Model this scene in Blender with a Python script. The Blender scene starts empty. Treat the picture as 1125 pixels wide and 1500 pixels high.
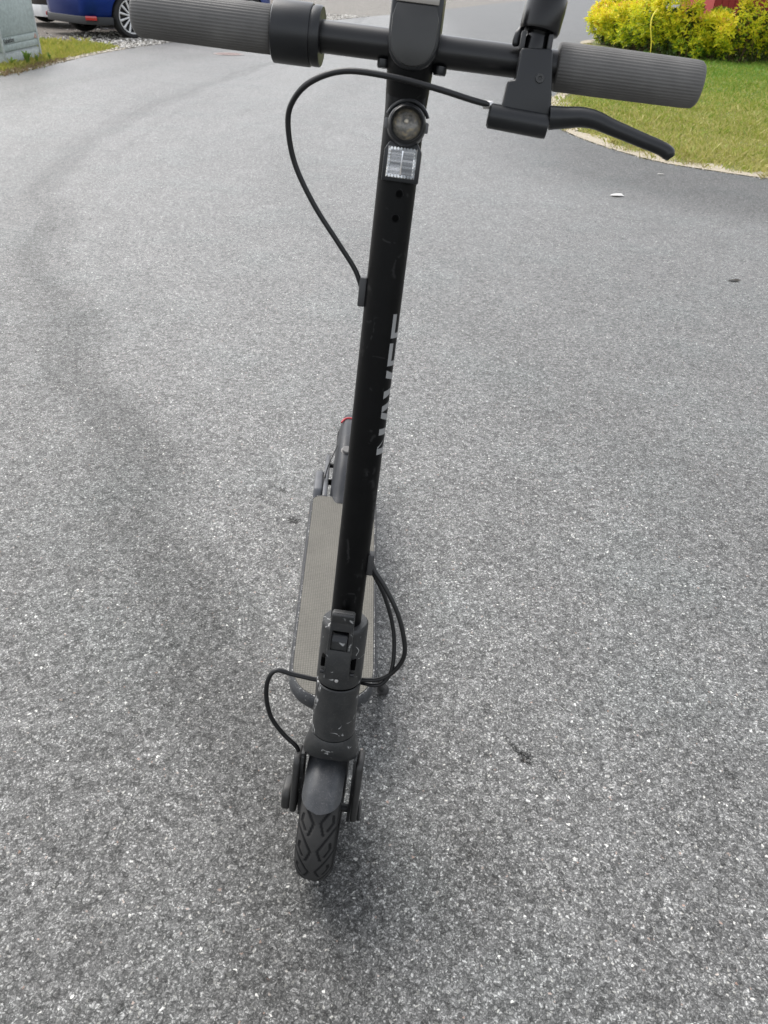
import bpy, bmesh, math, random
import numpy as np
from mathutils import Vector, Matrix
random.seed(7); RNG = np.random.default_rng(11)
R = math.radians; PI = math.pi
scene = bpy.context.scene
COL = scene.collection

# ------------------------------------------------------------------ camera
CAM_H = 1.104; PITCH = 35.17; ROLL = 2.83
cam_d = bpy.data.cameras.new('camera'); cam = bpy.data.objects.new('camera', cam_d); COL.objects.link(cam)
cam_d.sensor_fit = 'VERTICAL'; cam_d.sensor_height = 36.0; cam_d.sensor_width = 27.0
cam_d.lens = 1118.1/1500*36.0
cam_d.clip_start = 0.02; cam_d.clip_end = 2000
cam.matrix_world = (Matrix.Translation((0, 0, CAM_H)) @ Matrix.Rotation(R(90-PITCH), 4, 'X')
                    @ Matrix.Rotation(R(ROLL), 4, 'Z'))
cam_d.dof.use_dof = True; cam_d.dof.focus_distance = 1.12
cam_d.dof.aperture_fstop = cam_d.lens/1.6
scene.camera = cam

# ------------------------------------------------------------------ sky, sun, exposure
SUN_EL, SUN_AZ = 54.0, -42.0        # azimuth from +Y (ahead) towards +X
w = bpy.data.worlds.new('World'); scene.world = w; w.use_nodes = True
nt = w.node_tree; nt.nodes.clear()
sky = nt.nodes.new('ShaderNodeTexSky'); sky.sky_type = 'NISHITA'; sky.sun_disc = False
sky.sun_elevation = R(SUN_EL); sky.sun_rotation = R(SUN_AZ); sky.air_density = 1.0; sky.dust_density = 3.0
hs = nt.nodes.new('ShaderNodeHueSaturation'); hs.inputs['Saturation'].default_value = 0.26
bg = nt.nodes.new('ShaderNodeBackground'); bg.inputs['Strength'].default_value = 0.15
wo = nt.nodes.new('ShaderNodeOutputWorld')
nt.links.new(sky.outputs[0], hs.inputs['Color']); nt.links.new(hs.outputs[0], bg.inputs[0]); nt.links.new(bg.outputs[0], wo.inputs[0])
sl = bpy.data.lights.new('sun', 'SUN'); so = bpy.data.objects.new('sun', sl); COL.objects.link(so)
sl.energy = 0.62; sl.angle = R(44); sl.color = (1.0, 0.965, 0.91)
sd = Vector((math.sin(R(SUN_AZ))*math.cos(R(SUN_EL)), math.cos(R(SUN_AZ))*math.cos(R(SUN_EL)), math.sin(R(SUN_EL))))
so.rotation_euler = sd.to_track_quat('Z', 'Y').to_euler()
vs = scene.view_settings
scene.display_settings.display_device = 'sRGB'
vs.view_transform = 'Standard'; vs.look = 'None'; vs.gamma = 1; vs.use_curve_mapping = False
vs.exposure = 1.27

# ------------------------------------------------------------------ object helpers
def tag(o, label=None, cat=None, group=None, kind=None):
    if label: o['label'] = label
    if cat: o['category'] = cat
    if group: o['group'] = group
    if kind: o['kind'] = kind
    return o
def empty(name, loc=(0, 0, 0), rot=None):
    o = bpy.data.objects.new(name, None); COL.objects.link(o); o.location = loc
    o.empty_display_size = 0.1
    if rot is not None: o.rotation_euler = rot
    return o
def obj(name, me, mat=None, parent=None, smooth=40, loc=None):
    if isinstance(me, bmesh.types.BMesh):
        bm = me; me = bpy.data.meshes.new(name); bmesh.ops.recalc_face_normals(bm, faces=bm.faces); bm.to_mesh(me); bm.free()
    if smooth:
        me.polygons.foreach_set('use_smooth', [True]*len(me.polygons))
        me.set_sharp_from_angle(angle=R(smooth))
    o = bpy.data.objects.new(name, me); COL.objects.link(o)
    if mat:
        for m in (mat if isinstance(mat, (list, tuple)) else [mat]): me.materials.append(m)
    if parent: o.parent = parent
    if loc: o.location = loc
    return o
def raw(name, V, Fc):
    me = bpy.data.meshes.new(name); V = np.asarray(V, dtype=np.float64)
    me.from_pydata(V.tolist(), [], [list(map(int, f)) for f in Fc]); me.update(); return me
def fast_mesh(name, V, Fc):
    """uniform-size faces, large counts"""
    V = np.asarray(V, np.float32); Fc = np.asarray(Fc, np.int32); n, k = Fc.shape
    me = bpy.data.meshes.new(name); me.vertices.add(len(V)); me.vertices.foreach_set('co', V.ravel())
    me.loops.add(n*k); me.loops.foreach_set('vertex_index', Fc.ravel())
    me.polygons.add(n); me.polygons.foreach_set('loop_start', np.arange(0, n*k, k, dtype=np.int32))
    me.update(calc_edges=True); me.validate(); return me
def xf(bm, f):
    for v in bm.verts: v.co = Vector(f(v.co))
    return bm
def grid_faces(nu, nv, cu=False, cv=False):
    Fc = []
    for i in range(nu if cu else nu-1):
        for j in range(nv if cv else nv-1):
            a, b = i, (i+1) % nu; c, d = j, (j+1) % nv
            Fc.append((a*nv+c, b*nv+c, b*nv+d, a*nv+d))
    return Fc
def frame_for(d):
    d = Vector(d).normalized(); h = Vector((0, 0, 1)) if abs(d.z) < 0.9 else Vector((1, 0, 0))
    u = d.cross(h).normalized(); v = u.cross(d).normalized(); return d, u, v
def b_lathe(bm, prof, c=(0, 0, 0), axis=(0, 0, 1), n=40, mod=None, closed=False):
    """prof: list of (r, t) along axis"""
    c = Vector(c); d, u, v = frame_for(axis); rings = []
    for r, t in prof:
        if r < 1e-6: rings.append([bm.verts.new(c+d*t)]); continue
        ring = []
        for k in range(n):
            a = 2*PI*k/n; rr = r*(mod(a, k, t) if mod else 1)
            ring.append(bm.verts.new(c+d*t+u*(rr*math.cos(a))+v*(rr*math.sin(a))))
        rings.append(ring)
    prs = list(zip(rings, rings[1:]))
    if closed: prs.append((rings[-1], rings[0]))
    for A, Bq in prs:
        for k in range(n):
            k2 = (k+1) % n
            if len(A) == 1 and len(Bq) == 1: continue
            if len(A) == 1: bm.faces.new((A[0], Bq[k], Bq[k2]))
            elif len(Bq) == 1: bm.faces.new((A[k], A[k2], Bq[0]))
            else: bm.faces.new((A[k], A[k2], Bq[k2], Bq[k]))
    return bm
def spline(pts, n=8):
    P = [Vector(p) for p in pts]; out = []
    for i in range(len(P)-1):
        p0 = P[i-1] if i > 0 else P[i]*2-P[i+1]; p1 = P[i]; p2 = P[i+1]; p3 = P[i+2] if i+2 < len(P) else P[i+1]*2-P[i]
        for k in range(n):
            t = k/n
            out.append(0.5*((2*p1)+(p2-p0)*t+(2*p0-5*p1+4*p2-p3)*t*t+(3*p1-p0-3*p2+p3)*t**3))
    out.append(P[-1]); return out
def b_tube(bm, pts, r, n=12, flat=1.0, cap=True):
    P = [Vector(p) for p in pts]; m = len(P); rs = r if isinstance(r, (list, tuple)) else [r]*m
    T = [(P[min(i+1, m-1)]-P[max(i-1, 0)]).normalized() for i in range(m)]
    _, u, v = frame_for(T[0]); rings = []
    for i in range(m):
        u = (u-T[i]*u.dot(T[i])).normalized(); v = T[i].cross(u)
        rings.append([bm.verts.new(P[i]+u*(rs[i]*math.cos(2*PI*k/n))+v*(rs[i]*flat*math.sin(2*PI*k/n))) for k in range(n)])
    for A, Bq in zip(rings, rings[1:]):
        for k in range(n): bm.faces.new((A[k], A[(k+1) % n], Bq[(k+1) % n], Bq[k]))
    if cap: bm.faces.new(rings[0]); bm.faces.new(rings[-1][::-1])
    return bm
def bevel(bm, w, seg=2, ang=30):
    es = [e for e in bm.edges if len(e.link_faces) == 2 and e.calc_face_angle(0) > R(ang)]
    if es: bmesh.ops.bevel(bm, geom=es, offset=w, segments=seg, profile=0.5, affect='EDGES', clamp_overlap=True)
    return bm
def b_box(bm, lo, hi):
    vs_ = [bm.verts.new((x, y, z)) for x in (lo[0], hi[0]) for y in (lo[1], hi[1]) for z in (lo[2], hi[2])]
    for f in ((0, 1, 3, 2), (4, 6, 7, 5), (0, 4, 5, 1), (2, 3, 7, 6), (0, 2, 6, 4), (1, 5, 7, 3)): bm.faces.new([vs_[i] for i in f])
    return bm
def box(lo, hi, bv=0, seg=2):
    bm = bmesh.new(); b_box(bm, lo, hi); bmesh.ops.recalc_face_normals(bm, faces=bm.faces)
    if bv: bevel(bm, bv, seg)
    return bm
def prism(poly, lo, hi, ax='y', bv=0, seg=2):
    """poly in the two other axes"""
    bm = bmesh.new()
    mk = {'y': lambda p, t: (p[0], t, p[1]), 'z': lambda p, t: (p[0], p[1], t), 'x': lambda p, t: (t, p[0], p[1])}[ax]
    A = [bm.verts.new(mk(p, lo)) for p in poly]; Bq = [bm.verts.new(mk(p, hi)) for p in poly]; n = len(poly)
    bm.faces.new(A); bm.faces.new(Bq[::-1])
    for k in range(n): bm.faces.new((A[k], Bq[k], Bq[(k+1) % n], A[(k+1) % n]))
    bmesh.ops.recalc_face_normals(bm, faces=bm.faces)
    if bv: bevel(bm, bv, seg)
    return bm
def rrect(x0, x1, y0, y1, r, n=6):
    rr = r if isinstance(r, (list, tuple)) else [r]*4
    out = []
    for (cx, cy, a0, q) in ((x1-rr[0], y1-rr[0], 0, rr[0]), (x0+rr[1], y1-rr[1], 90, rr[1]), (x0+rr[2], y0+rr[2], 180, rr[2]), (x1-rr[3], y0+rr[3], 270, rr[3])):
        for k in range(n+1):
            a = R(a0+90*k/n); out.append((cx+q*math.cos(a), cy+q*math.sin(a)))
    return out
def loft(rings, cap=True):
    bm = bmesh.new(); Rg = [[bm.verts.new(p) for p in r] for r in rings]; n = len(rings[0])
    for A, Bq in zip(Rg, Rg[1:]):
        for k in range(n): bm.faces.new((A[k], A[(k+1) % n], Bq[(k+1) % n], Bq[k]))
    if cap: bm.faces.new(Rg[0][::-1]); bm.faces.new(Rg[-1])
    return bm

# ------------------------------------------------------------------ node helpers
class NM:
    def __init__(self, name):
        self.m = bpy.data.materials.new(name); self.m.use_nodes = True; self.t = self.m.node_tree
        self.b = self.t.nodes['Principled BSDF']; self.out = self.t.nodes['Material Output']
    def n(self, typ, ins=None, **kw):
        x = self.t.nodes.new('ShaderNode'+typ)
        for k, v in kw.items(): setattr(x, k, v)
        if ins:
            for k, v in ins.items():
                s = x.inputs[k]
                if isinstance(v, bpy.types.NodeSocket): self.t.links.new(v, s)
                else: s.default_value = (*v, 1) if (s.type == 'RGBA' and len(v) == 3) else v
        return x
    def set(self, **kw):
        for k, v in kw.items():
            s = self.b.inputs[k.replace('_', ' ')]
            if isinstance(v, bpy.types.NodeSocket): self.t.links.new(v, s)
            else: s.default_value = (*v, 1) if (isinstance(v, tuple) and len(v) == 3) else v
        return self
    def pos(self): return self.n('TexCoord').outputs['Object']
    def noise(self, vec, scale, detail=3, rough=0.55, dist=0.0):
        return self.n('TexNoise', {'Vector': vec, 'Scale': scale, 'Detail': detail, 'Roughness': rough, 'Distortion': dist}).outputs[0]
    def vor(self, vec, scale, feature='F1', rnd=1.0):
        return self.n('TexVoronoi', {'Vector': vec, 'Scale': scale, 'Randomness': rnd}, feature=feature)
    def math(self, op, a, b=0.0, c=None, clamp=False):
        x = self.n('Math', {0: a, 1: b}, operation=op, use_clamp=clamp)
        if c is not None:
            if isinstance(c, bpy.types.NodeSocket): self.t.links.new(c, x.inputs[2])
            else: x.inputs[2].default_value = c
        return x.outputs[0]
    def ramp(self, f, stops, interp='LINEAR'):
        x = self.n('ValToRGB', {'Fac': f}); cr = x.color_ramp; cr.interpolation = interp
        while len(cr.elements) < len(stops): cr.elements.new(0.5)
        for e, (p, c) in zip(cr.elements, stops):
            e.position = p; e.color = (*c, 1) if isinstance(c, tuple) else (c, c, c, 1)
        return x.outputs[0]
    def mix(self, f, a, b, mode='MIX'):
        x = self.n('Mix', data_type='RGBA', blend_type=mode)
        for k, v in ((0, f), (6, a), (7, b)):
            s = x.inputs[k]
            if isinstance(v, bpy.types.NodeSocket): self.t.links.new(v, s)
            else: s.default_value = (*v, 1) if (isinstance(v, tuple) and len(v) == 3) else v
        return x.outputs[2]
    def step(self, f, a, b):
        return self.n('MapRange', {'Value': f, 'From Min': a, 'From Max': b}, interpolation_type='SMOOTHSTEP').outputs[0]
    def bump(self, h, strength=0.3, dist=0.001, normal=None):
        ins = {'Height': h, 'Strength': strength, 'Distance': dist}
        if normal is not None: ins['Normal'] = normal
        x = self.n('Bump', ins); self.t.links.new(x.outputs[0], self.b.inputs['Normal']); return x.outputs[0]
    def smap(self, vec, sc=(1, 1, 1), loc=(0, 0, 0), rot=(0, 0, 0)):
        return self.n('Mapping', {'Vector': vec, 'Scale': sc, 'Location': loc, 'Rotation': rot}).outputs[0]

def paint(name, col, rough=0.45, metal=0.0, dust=0.0, dustcol=(0.25, 0.23, 0.2), scratch=0.0, bump=0.15, grain=900, spec=0.5, coat=0.0, sscale=45):
    k = NM(name); p = k.pos()
    n1 = k.noise(p, 35, 4); n2 = k.noise(p, grain, 2)
    c = k.mix(k.step(n1, 0.3, 0.75), tuple(x*0.82 for x in col), tuple(x*1.15 for x in col))
    if dust:
        d = k.math('MULTIPLY', k.math('ADD', k.math('MULTIPLY', k.step(k.noise(p, 60, 5, 0.7), 0.35, 0.8), 0.5), k.math('MULTIPLY', k.step(k.noise(p, 520, 3, 0.7), 0.56, 0.68), 0.7)), dust)
        c = k.mix(d, c, dustcol)
    r = k.math('ADD', k.math('MULTIPLY', n1, 0.16), rough-0.08)
    if scratch:
        # thin hairline scuffs: contour lines of a stretched noise, kept to a few patches
        s = k.smap(p, (1, 1, 0.45), rot=(0.3, 0.2, 0.5))
        a = k.math('ABSOLUTE', k.math('SUBTRACT', k.noise(s, sscale, 1.5, 0.5, 0.6), 0.5))
        a2 = k.math('ABSOLUTE', k.math('SUBTRACT', k.noise(k.smap(p, (0.5, 1, 1), loc=(3, 1, 2), rot=(0.9, 0.1, 1.2)), sscale*1.6, 1, 0.5, 0.3), 0.5))
        l = k.math('MAXIMUM', k.math('SUBTRACT', 1.0, k.step(a, 0.0, 0.020)), k.math('SUBTRACT', 1.0, k.step(a2, 0.0, 0.016)))
        patch = k.step(k.noise(p, 42, 2, 0.6), 0.52, 0.60)
        patch2 = k.step(k.noise(p, 200, 1), 0.38, 0.5)
        f = k.math('MULTIPLY', k.math('MULTIPLY', l, patch), k.math('MULTIPLY', patch2, scratch), clamp=True)
        c = k.mix(f, c, (0.42, 0.42, 0.41))
    k.set(Base_Color=c, Roughness=r, Metallic=metal, Specular_IOR_Level=spec, Coat_Weight=coat)
    k.bump(n2, bump, 0.0003)
    return k.m
def plain(name, col, rough=0.5, metal=0.0, **kw):
    k = NM(name); p = k.pos(); n1 = k.noise(p, 12, 4)
    k.set(Base_Color=k.mix(n1, tuple(x*0.85 for x in col), tuple(x*1.15 for x in col)), Roughness=k.math('ADD', k.math('MULTIPLY', n1, 0.15), rough-0.07), Metallic=metal, **kw)
    return k.m

# ================================================================== SETTING
def pip(x, y, poly):
    x = np.asarray(x); y = np.asarray(y); ins = np.zeros(x.shape, bool); n = len(poly)
    for i in range(n):
        x1, y1 = poly[i]; x2, y2 = poly[(i+1) % n]
        c = ((y1 > y) != (y2 > y)); xx = (x2-x1)*(y-y1)/((y2-y1) if y2 != y1 else 1e-9)+x1
        ins ^= c & (x < xx)
    return ins
def smooth_line(pts, n=8): return [(p.x, p.y) for p in spline([(a, b, 0) for a, b in pts], n)]
def jitter(line, amp, seed):
    r = np.random.default_rng(seed); out = []
    for (a, b), (c, d) in zip(line, line[1:]):
        L = math.hypot(c-a, d-b); m = max(1, int(L/0.06)) if math.hypot(a, b) < 22 else 1
        for k in range(m):
            t = k/m; q = amp*r.normal(); out.append((a+(c-a)*t+q*(d-b)/max(L, 1e-6), b+(d-b)*t-q*(c-a)/max(L, 1e-6)))
    out.append(line[-1]); return out
LEFT_EDGE = smooth_line([(-15, -12), (-11.5, -3), (-8.7, 1.2), (-6.7, 4.2), (-5.4, 6.9), (-4.78, 8.6), (-4.56, 9.8), (-4.46, 10.7), (-4.45, 11.6), (-4.36, 13.2), (-3.9, 15.9), (-3.25, 20.5), (-2.3, 23.8), (-1.37, 27.5), (1.4, 37.4), (7, 58.8), (14, 80)], 6)
LAWN_EDGE = smooth_line([(26, 4.4), (12, 4.7), (6, 5.05), (4, 5.5), (3.2, 5.8), (2.66, 6.0), (2.31, 6.2), (1.97, 6.47), (1.66, 7.06), (1.48, 7.7), (1.46, 8.6), (1.62, 9.8), (2.4, 12.1), (3.25, 15.6), (3.75, 18.4), (3.9, 20.3), (4.3, 21.5), (5.2, 22.6), (7, 23.8), (12, 25.5), (26, 29)], 6)

# soil under everything, out to the horizon
k = NM('soil'); p = k.pos()
k.set(Base_Color=k.mix(k.noise(p, 1.2, 6), (0.08, 0.068, 0.05), (0.13, 0.115, 0.09)), Roughness=0.95)
bm = bmesh.new()
vs_ = [bm.verts.new((x, y, -0.012)) for x, y in ((-600, -600), (600, -600), (600, 900), (-600, 900))]; bm.faces.new(vs_)
tag(obj('ground', bm, k.m, smooth=0), kind='structure')

def sheet(name, poly, z, mat, thick=0.0):
    bm = bmesh.new(); vv = [bm.verts.new((x, y, z)) for x, y in poly]; f = bm.faces.new(vv)
    if f.normal.z < 0: f.normal_flip()
    bmesh.ops.triangulate(bm, faces=bm.faces)
    o = obj(name, bm, mat, smooth=0)
    return o

# asphalt ---------------------------------------------------------------
def asphalt():
    k = NM('asphalt'); p = k.pos()
    sep = k.n('SeparateXYZ', {0: p}); X, Y = sep.outputs[0], sep.outputs[1]
    wp = k.n('VectorMath', {0: p, 1: k.n('VectorMath', {0: k.n('TexNoise', {'Vector': p, 'Scale': 140.0, 'Detail': 3.0}).outputs[1], 'Scale': 0.011}, operation='SCALE').outputs[0]}, operation='ADD').outputs[0]
    v1 = k.vor(wp, 310); v2 = k.vor(wp, 170); v3 = k.vor(wp, 92); v4 = k.vor(wp, 520); v5 = k.vor(wp, 105)
    def cellv(v, i=0): return k.n('SeparateColor', {0: v.outputs['Color']}).outputs[i]
    # small chips
    base = k.ramp(cellv(v1), [(0.0, 0.028), (0.35, 0.064), (0.62, 0.115), (0.86, 0.21), (0.97, 0.42)])
    fine = k.ramp(cellv(v4), [(0.0, 0.026), (0.5, 0.082), (0.85, 0.17), (1.0, 0.38)])
    c = k.mix(0.42, base, fine)
    # binder gaps
    gap = k.step(v1.outputs['Distance'], 0.30, 0.62)
    c = k.mix(k.math('MULTIPLY', gap, 0.55), c, (0.026, 0.0265, 0.027))
    # mid stones
    m2 = k.math('MULTIPLY', k.math('GREATER_THAN', cellv(v2), 0.78), k.math('SUBTRACT', 1.0, k.step(v2.outputs['Distance'], 0.22, 0.42)))
    tint = k.ramp(cellv(v2, 1), [(0.0, (0.035, 0.036, 0.036)), (0.3, (0.085, 0.088, 0.086)), (0.62, (0.16, 0.158, 0.150)), (0.9, (0.34, 0.335, 0.32)), (0.985, (0.22, 0.15, 0.125))])
    c = k.mix(m2, c, tint)
    # rare bright quartz chips
    m3 = k.math('MULTIPLY', k.math('GREATER_THAN', cellv(v3), 0.945), k.math('SUBTRACT', 1.0, k.step(v3.outputs['Distance'], 0.12, 0.26)))
    c = k.mix(m3, c, k.ramp(cellv(v3, 2), [(0, (0.26, 0.255, 0.245)), (0.7, (0.62, 0.61, 0.59)), (0.98, (0.36, 0.28, 0.22))]))
    # broad wear: mottling at several sizes, tyre tracks, fresher strip by the lawn
    n1 = k.noise(p, 0.55, 4, 0.6); n2 = k.noise(p, 4.5, 4, 0.6); n3 = k.noise(p, 22, 3, 0.6); n4 = k.noise(p, 110, 4, 0.8)
    f = k.math('ADD', k.math('ADD', k.math('MULTIPLY', n1, 0.3), k.math('MULTIPLY', n2, 0.35)), k.math('ADD', k.math('MULTIPLY', n3, 0.3), k.math('ADD', k.math('MULTIPLY', n4, 1.1), k.math('MULTIPLY', cellv(v5), 0.65))))
    f = k.math('ADD', k.math('MULTIPLY', k.math('SUBTRACT', f, 1.35), 1.05), 1.30); f = k.math('MAXIMUM', f, 0.25)
    wx = k.math('ADD', X, k.math('MULTIPLY', k.math('SUBTRACT', k.noise(p, 0.8, 3), 0.5), 0.35))
    def band(cx, curv, y0, wd, amt):
        cen = k.math('ADD', cx, k.math('MULTIPLY', k.math('POWER', k.math('SUBTRACT', Y, y0), 2.0), curv))
        return k.math('MULTIPLY', k.math('SUBTRACT', 1.0, k.step(k.math('ABSOLUTE', k.math('SUBTRACT', wx, cen)), 0.0, wd)), amt)
    # worn wheel track: a curve x(y) swinging in from the far left towards the camera
    trk = [(0.0, 0.15), (0.6, -0.10), (1.1, -0.36), (1.6, -0.60), (2.5, -1.08), (3.7, -1.66), (5.0, -2.12), (6.0, -2.33), (7.4, -2.36), (8.8, -2.28), (10.8, -2.10), (15.0, -1.35)]
    xc = k.math('SUBTRACT', k.math('MULTIPLY', k.ramp(k.math('DIVIDE', Y, 15.0), [(a/15.0, (b+3)/4) for a, b in trk], 'EASE'), 4.0), 3.0)
    dx = k.math('SUBTRACT', wx, xc)
    def dband(c0, w_, amt): return k.math('MULTIPLY', k.math('SUBTRACT', 1.0, k.step(k.math('ABSOLUTE', k.math('SUBTRACT', dx, c0)), 0.0, w_)), amt)
    near = k.math('SUBTRACT', 1.0, k.step(Y, 3.0, 7.0))
    strk = k.n('CombineXYZ', {0: k.math('MULTIPLY', dx, 9.0), 1: k.math('MULTIPLY', Y, 0.35), 2: 0.0}).outputs[0]
    dx = k.math('ADD', dx, k.math('MULTIPLY', k.math('SUBTRACT', k.noise(strk, 1.0, 3, 0.6), 0.5), 0.35))
    darkside = k.math('MULTIPLY', k.math('MULTIPLY', k.math('SUBTRACT', 1.0, k.step(dx, -0.15, 0.30)), k.math('ADD', 0.35, k.math('MULTIPLY', k.step(dx, -2.2, -0.5), 0.65))), k.math('MULTIPLY', near, 0.13))
    lowdark = k.math('MULTIPLY', k.math('SUBTRACT', 1.0, k.step(Y, 0.4, 1.9)), 0.03)
    bsum = k.math('ADD', k.math('ADD', k.math('ADD', dband(-0.02, 0.17, 0.17), dband(0.28, 0.09, 0.07)), dband(-0.25, 0.5, 0.06)), k.math('ADD', darkside, lowdark))
    bsum = k.math('ADD', bsum, k.math('MULTIPLY', k.math('SUBTRACT', k.noise(strk, 2.2, 3, 0.6), 0.5), 0.16))
    bsum = k.math('ADD', bsum, k.math('ADD', dband(1.5, 0.35, 0.07), dband(-1.4, 0.35, 0.08)))
    f = k.math('MULTIPLY', f, k.math('SUBTRACT', 1.0, bsum))
    # darker, newer asphalt strip along the lawn side
    dl = k.math('ADD', k.math('MULTIPLY', X, 0.55), k.math('MULTIPLY', Y, 0.83))
    strip = k.math('MULTIPLY', k.step(k.math('ADD', dl, k.math('MULTIPLY', k.math('SUBTRACT', k.noise(p, 1.1, 3), 0.5), 0.7)), 4.7, 5.6), k.step(X, 0.2, 1.6))
    f = k.math('MULTIPLY', f, k.math('SUBTRACT', 1.0, k.math('MULTIPLY', strip, 0.36)))
    c = k.mix(1.0, c, k.n('CombineColor', {0: f, 1: f, 2: f}).outputs[0], 'MULTIPLY')
    # oil and gum spots, plus one broad soft shadow painted by the front wheel: x, y, rx, ry, angle, strength
    spots = [(0.266, 0.847, 0.017, 0.012, -50, 0.95), (0.250, 0.868, 0.022, 0.007, -55, 0.8), (0.236, 0.895, 0.012, 0.004, -60, 0.5), (0.312, 0.815, 0.013, 0.011, 0, 0.55),
             (0.208, 0.953, 0.012, 0.009, 0, 0.6), (-0.221, 1.513, 0.018, 0.016, 0, 0.9), (-0.262, 1.64, 0.018, 0.008, 130, 0.7), (-0.245, 1.575, 0.009, 0.006, 0, 0.6),
             (0.62, 0.83, 0.018, 0.012, 20, 0.4), (0.10, 0.62, 0.16, 0.10, 20, 0.28), (0.52, 0.72, 0.012, 0.012, 0, 0.45), (-0.35, 2.6, 0.03, 0.02, 0, 0.35), (0.9, 2.4, 0.02, 0.012, 0, 0.4), (1.2, 4.2, 0.02, 0.02, 0, 0.5), (-1.2, 4.6, 0.03, 0.02, 0, 0.4)]
    jag = k.math('MULTIPLY', k.math('SUBTRACT', k.noise(p, 120, 4, 0.8), 0.5), 3.0)
    stain_shade = k.math('ADD', 0.0, 0.0)
    for sx, sy, rx, ry, an, st in spots:
        q = k.n('Mapping', {'Vector': p, 'Location': (sx, sy, 0), 'Rotation': (0, 0, R(an)), 'Scale': (rx, ry, 1)}, vector_type='TEXTURE').outputs[0]
        q = k.n('VectorMath', {0: q, 1: (1, 1, 0)}, operation='MULTIPLY').outputs[0]
        L = k.n('VectorMath', {0: q}, operation='LENGTH').outputs['Value']
        fm = k.math('MULTIPLY', k.math('SUBTRACT', 1.0, k.step(k.math('ADD', L, jag), 0.45, 1.25)), k.math('MULTIPLY', k.math('ADD', 0.55, k.math('MULTIPLY', gap, 0.45)), st))
        c = k.mix(fm, c, (0.007, 0.007, 0.0066)); stain_shade = k.math('MAXIMUM', stain_shade, fm)
    # cool and warm mineral tint
    c = k.mix(k.math('MULTIPLY', k.step(k.noise(p, 2.3, 4), 0.45, 0.7), 0.5), c, k.mix(1.0, c, (0.93, 1.0, 1.0), 'MULTIPLY'))
    c = k.mix(1.0, c, (1.005, 1.0, 0.96), 'MULTIPLY')
    micro = k.math('SUBTRACT', 1.0, k.math('MULTIPLY', gap, 0.6)); micro = k.math('MULTIPLY', micro, k.math('SUBTRACT', 1.0, k.math('MULTIPLY', stain_shade, 0.8)))
    k.set(Base_Color=c, Roughness=k.math('ADD', 0.42, k.math('MULTIPLY', n4, 0.24)), Specular_IOR_Level=k.math('MULTIPLY', k.math('MULTIPLY', k.math('POWER', k.math('MULTIPLY', f, 0.77), 1.5), micro), 0.72, clamp=True))
    h = k.math('ADD', k.math('SUBTRACT', 1.0, v1.outputs['Distance']), k.math('ADD', k.math('MULTIPLY', k.noise(p, 500, 2), 0.5), k.math('MULTIPLY', m2, 0.5)))
    k.bump(h, 0.45, 0.0012)
    return k.m
A = LEFT_EDGE; Bq = LAWN_EDGE
road = jitter(A, 0.014, 3)+[(40, 100), (70, 90), (40, 45)]+jitter(Bq[::-1], 0.010, 4)+[(26, -12)]
M_ASPH = asphalt()
tag(sheet('road', road, 0.0, M_ASPH), kind='structure')

# driveway gravel on the left, sheet 4 mm below the road
def gravel_mat():
    k = NM('gravel'); p = k.pos(); v = k.vor(p, 42); v2 = k.vor(p, 95)
    c1 = k.n('SeparateColor', {0: v.outputs['Color']}).outputs[0]
    c = k.ramp(c1, [(0, (0.13, 0.12, 0.105)), (0.4, (0.26, 0.245, 0.215)), (0.75, (0.40, 0.38, 0.34)), (1.0, (0.60, 0.58, 0.54))])
    c = k.mix(k.step(v.outputs['Distance'], 0.35, 0.6), c, (0.07, 0.06, 0.05))
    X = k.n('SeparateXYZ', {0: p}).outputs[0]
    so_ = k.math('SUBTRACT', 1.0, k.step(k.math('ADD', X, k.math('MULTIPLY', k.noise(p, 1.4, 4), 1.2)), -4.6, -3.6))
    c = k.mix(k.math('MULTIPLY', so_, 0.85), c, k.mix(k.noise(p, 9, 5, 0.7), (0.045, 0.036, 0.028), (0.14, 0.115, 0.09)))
    k.set(Base_Color=c, Roughness=0.9); k.bump(k.math('SUBTRACT', 1.0, v.outputs['Distance']), 0.9, 0.012); return k.m
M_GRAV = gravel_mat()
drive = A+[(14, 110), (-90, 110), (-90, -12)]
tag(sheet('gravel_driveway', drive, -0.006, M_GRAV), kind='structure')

def pebbles(name, pts, smin, smax, mat, squash=0.6):
    """many separate stones in one mesh"""
    bm = bmesh.new(); bmesh.ops.create_icosphere(bm, subdivisions=1, radius=1.0)
    base = np.array([v.co[:] for v in bm.verts]); fc = np.array([[v.index for v in f.verts] for f in bm.faces]); bm.free()
    V = []; Fc = []; nb = len(base)
    for i, (x, y, z) in enumerate(pts):
        s = smin+(smax-smin)*RNG.random()**2; a = RNG.random()*6.28; c, s_ = math.cos(a), math.sin(a)
        q = base*(1+0.22*RNG.normal(size=(nb, 1)))*np.array([s, s*RNG.uniform(0.6, 1), s*squash*RNG.uniform(0.7, 1.1)])
        V.append(np.stack([q[:, 0]*c-q[:, 1]*s_+x, q[:, 0]*s_+q[:, 1]*c+y, q[:, 2]+z+s*squash*0.3], 1)); Fc.append(fc+i*nb)
    o = obj(name, fast_mesh(name, np.concatenate(V), np.concatenate(Fc)), mat, smooth=0); return tag(o, kind='stuff')
def stone_mat(name, stops):
    k = NM(name); r = k.n('NewGeometry').outputs['Random Per Island']; k.set(Base_Color=k.ramp(r, stops), Roughness=0.85); return k.m
M_PEB = stone_mat('pebble_stone', [(0, (0.15, 0.14, 0.12)), (0.35, (0.30, 0.28, 0.25)), (0.7, (0.46, 0.44, 0.40)), (1, (0.66, 0.64, 0.60))])
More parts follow.
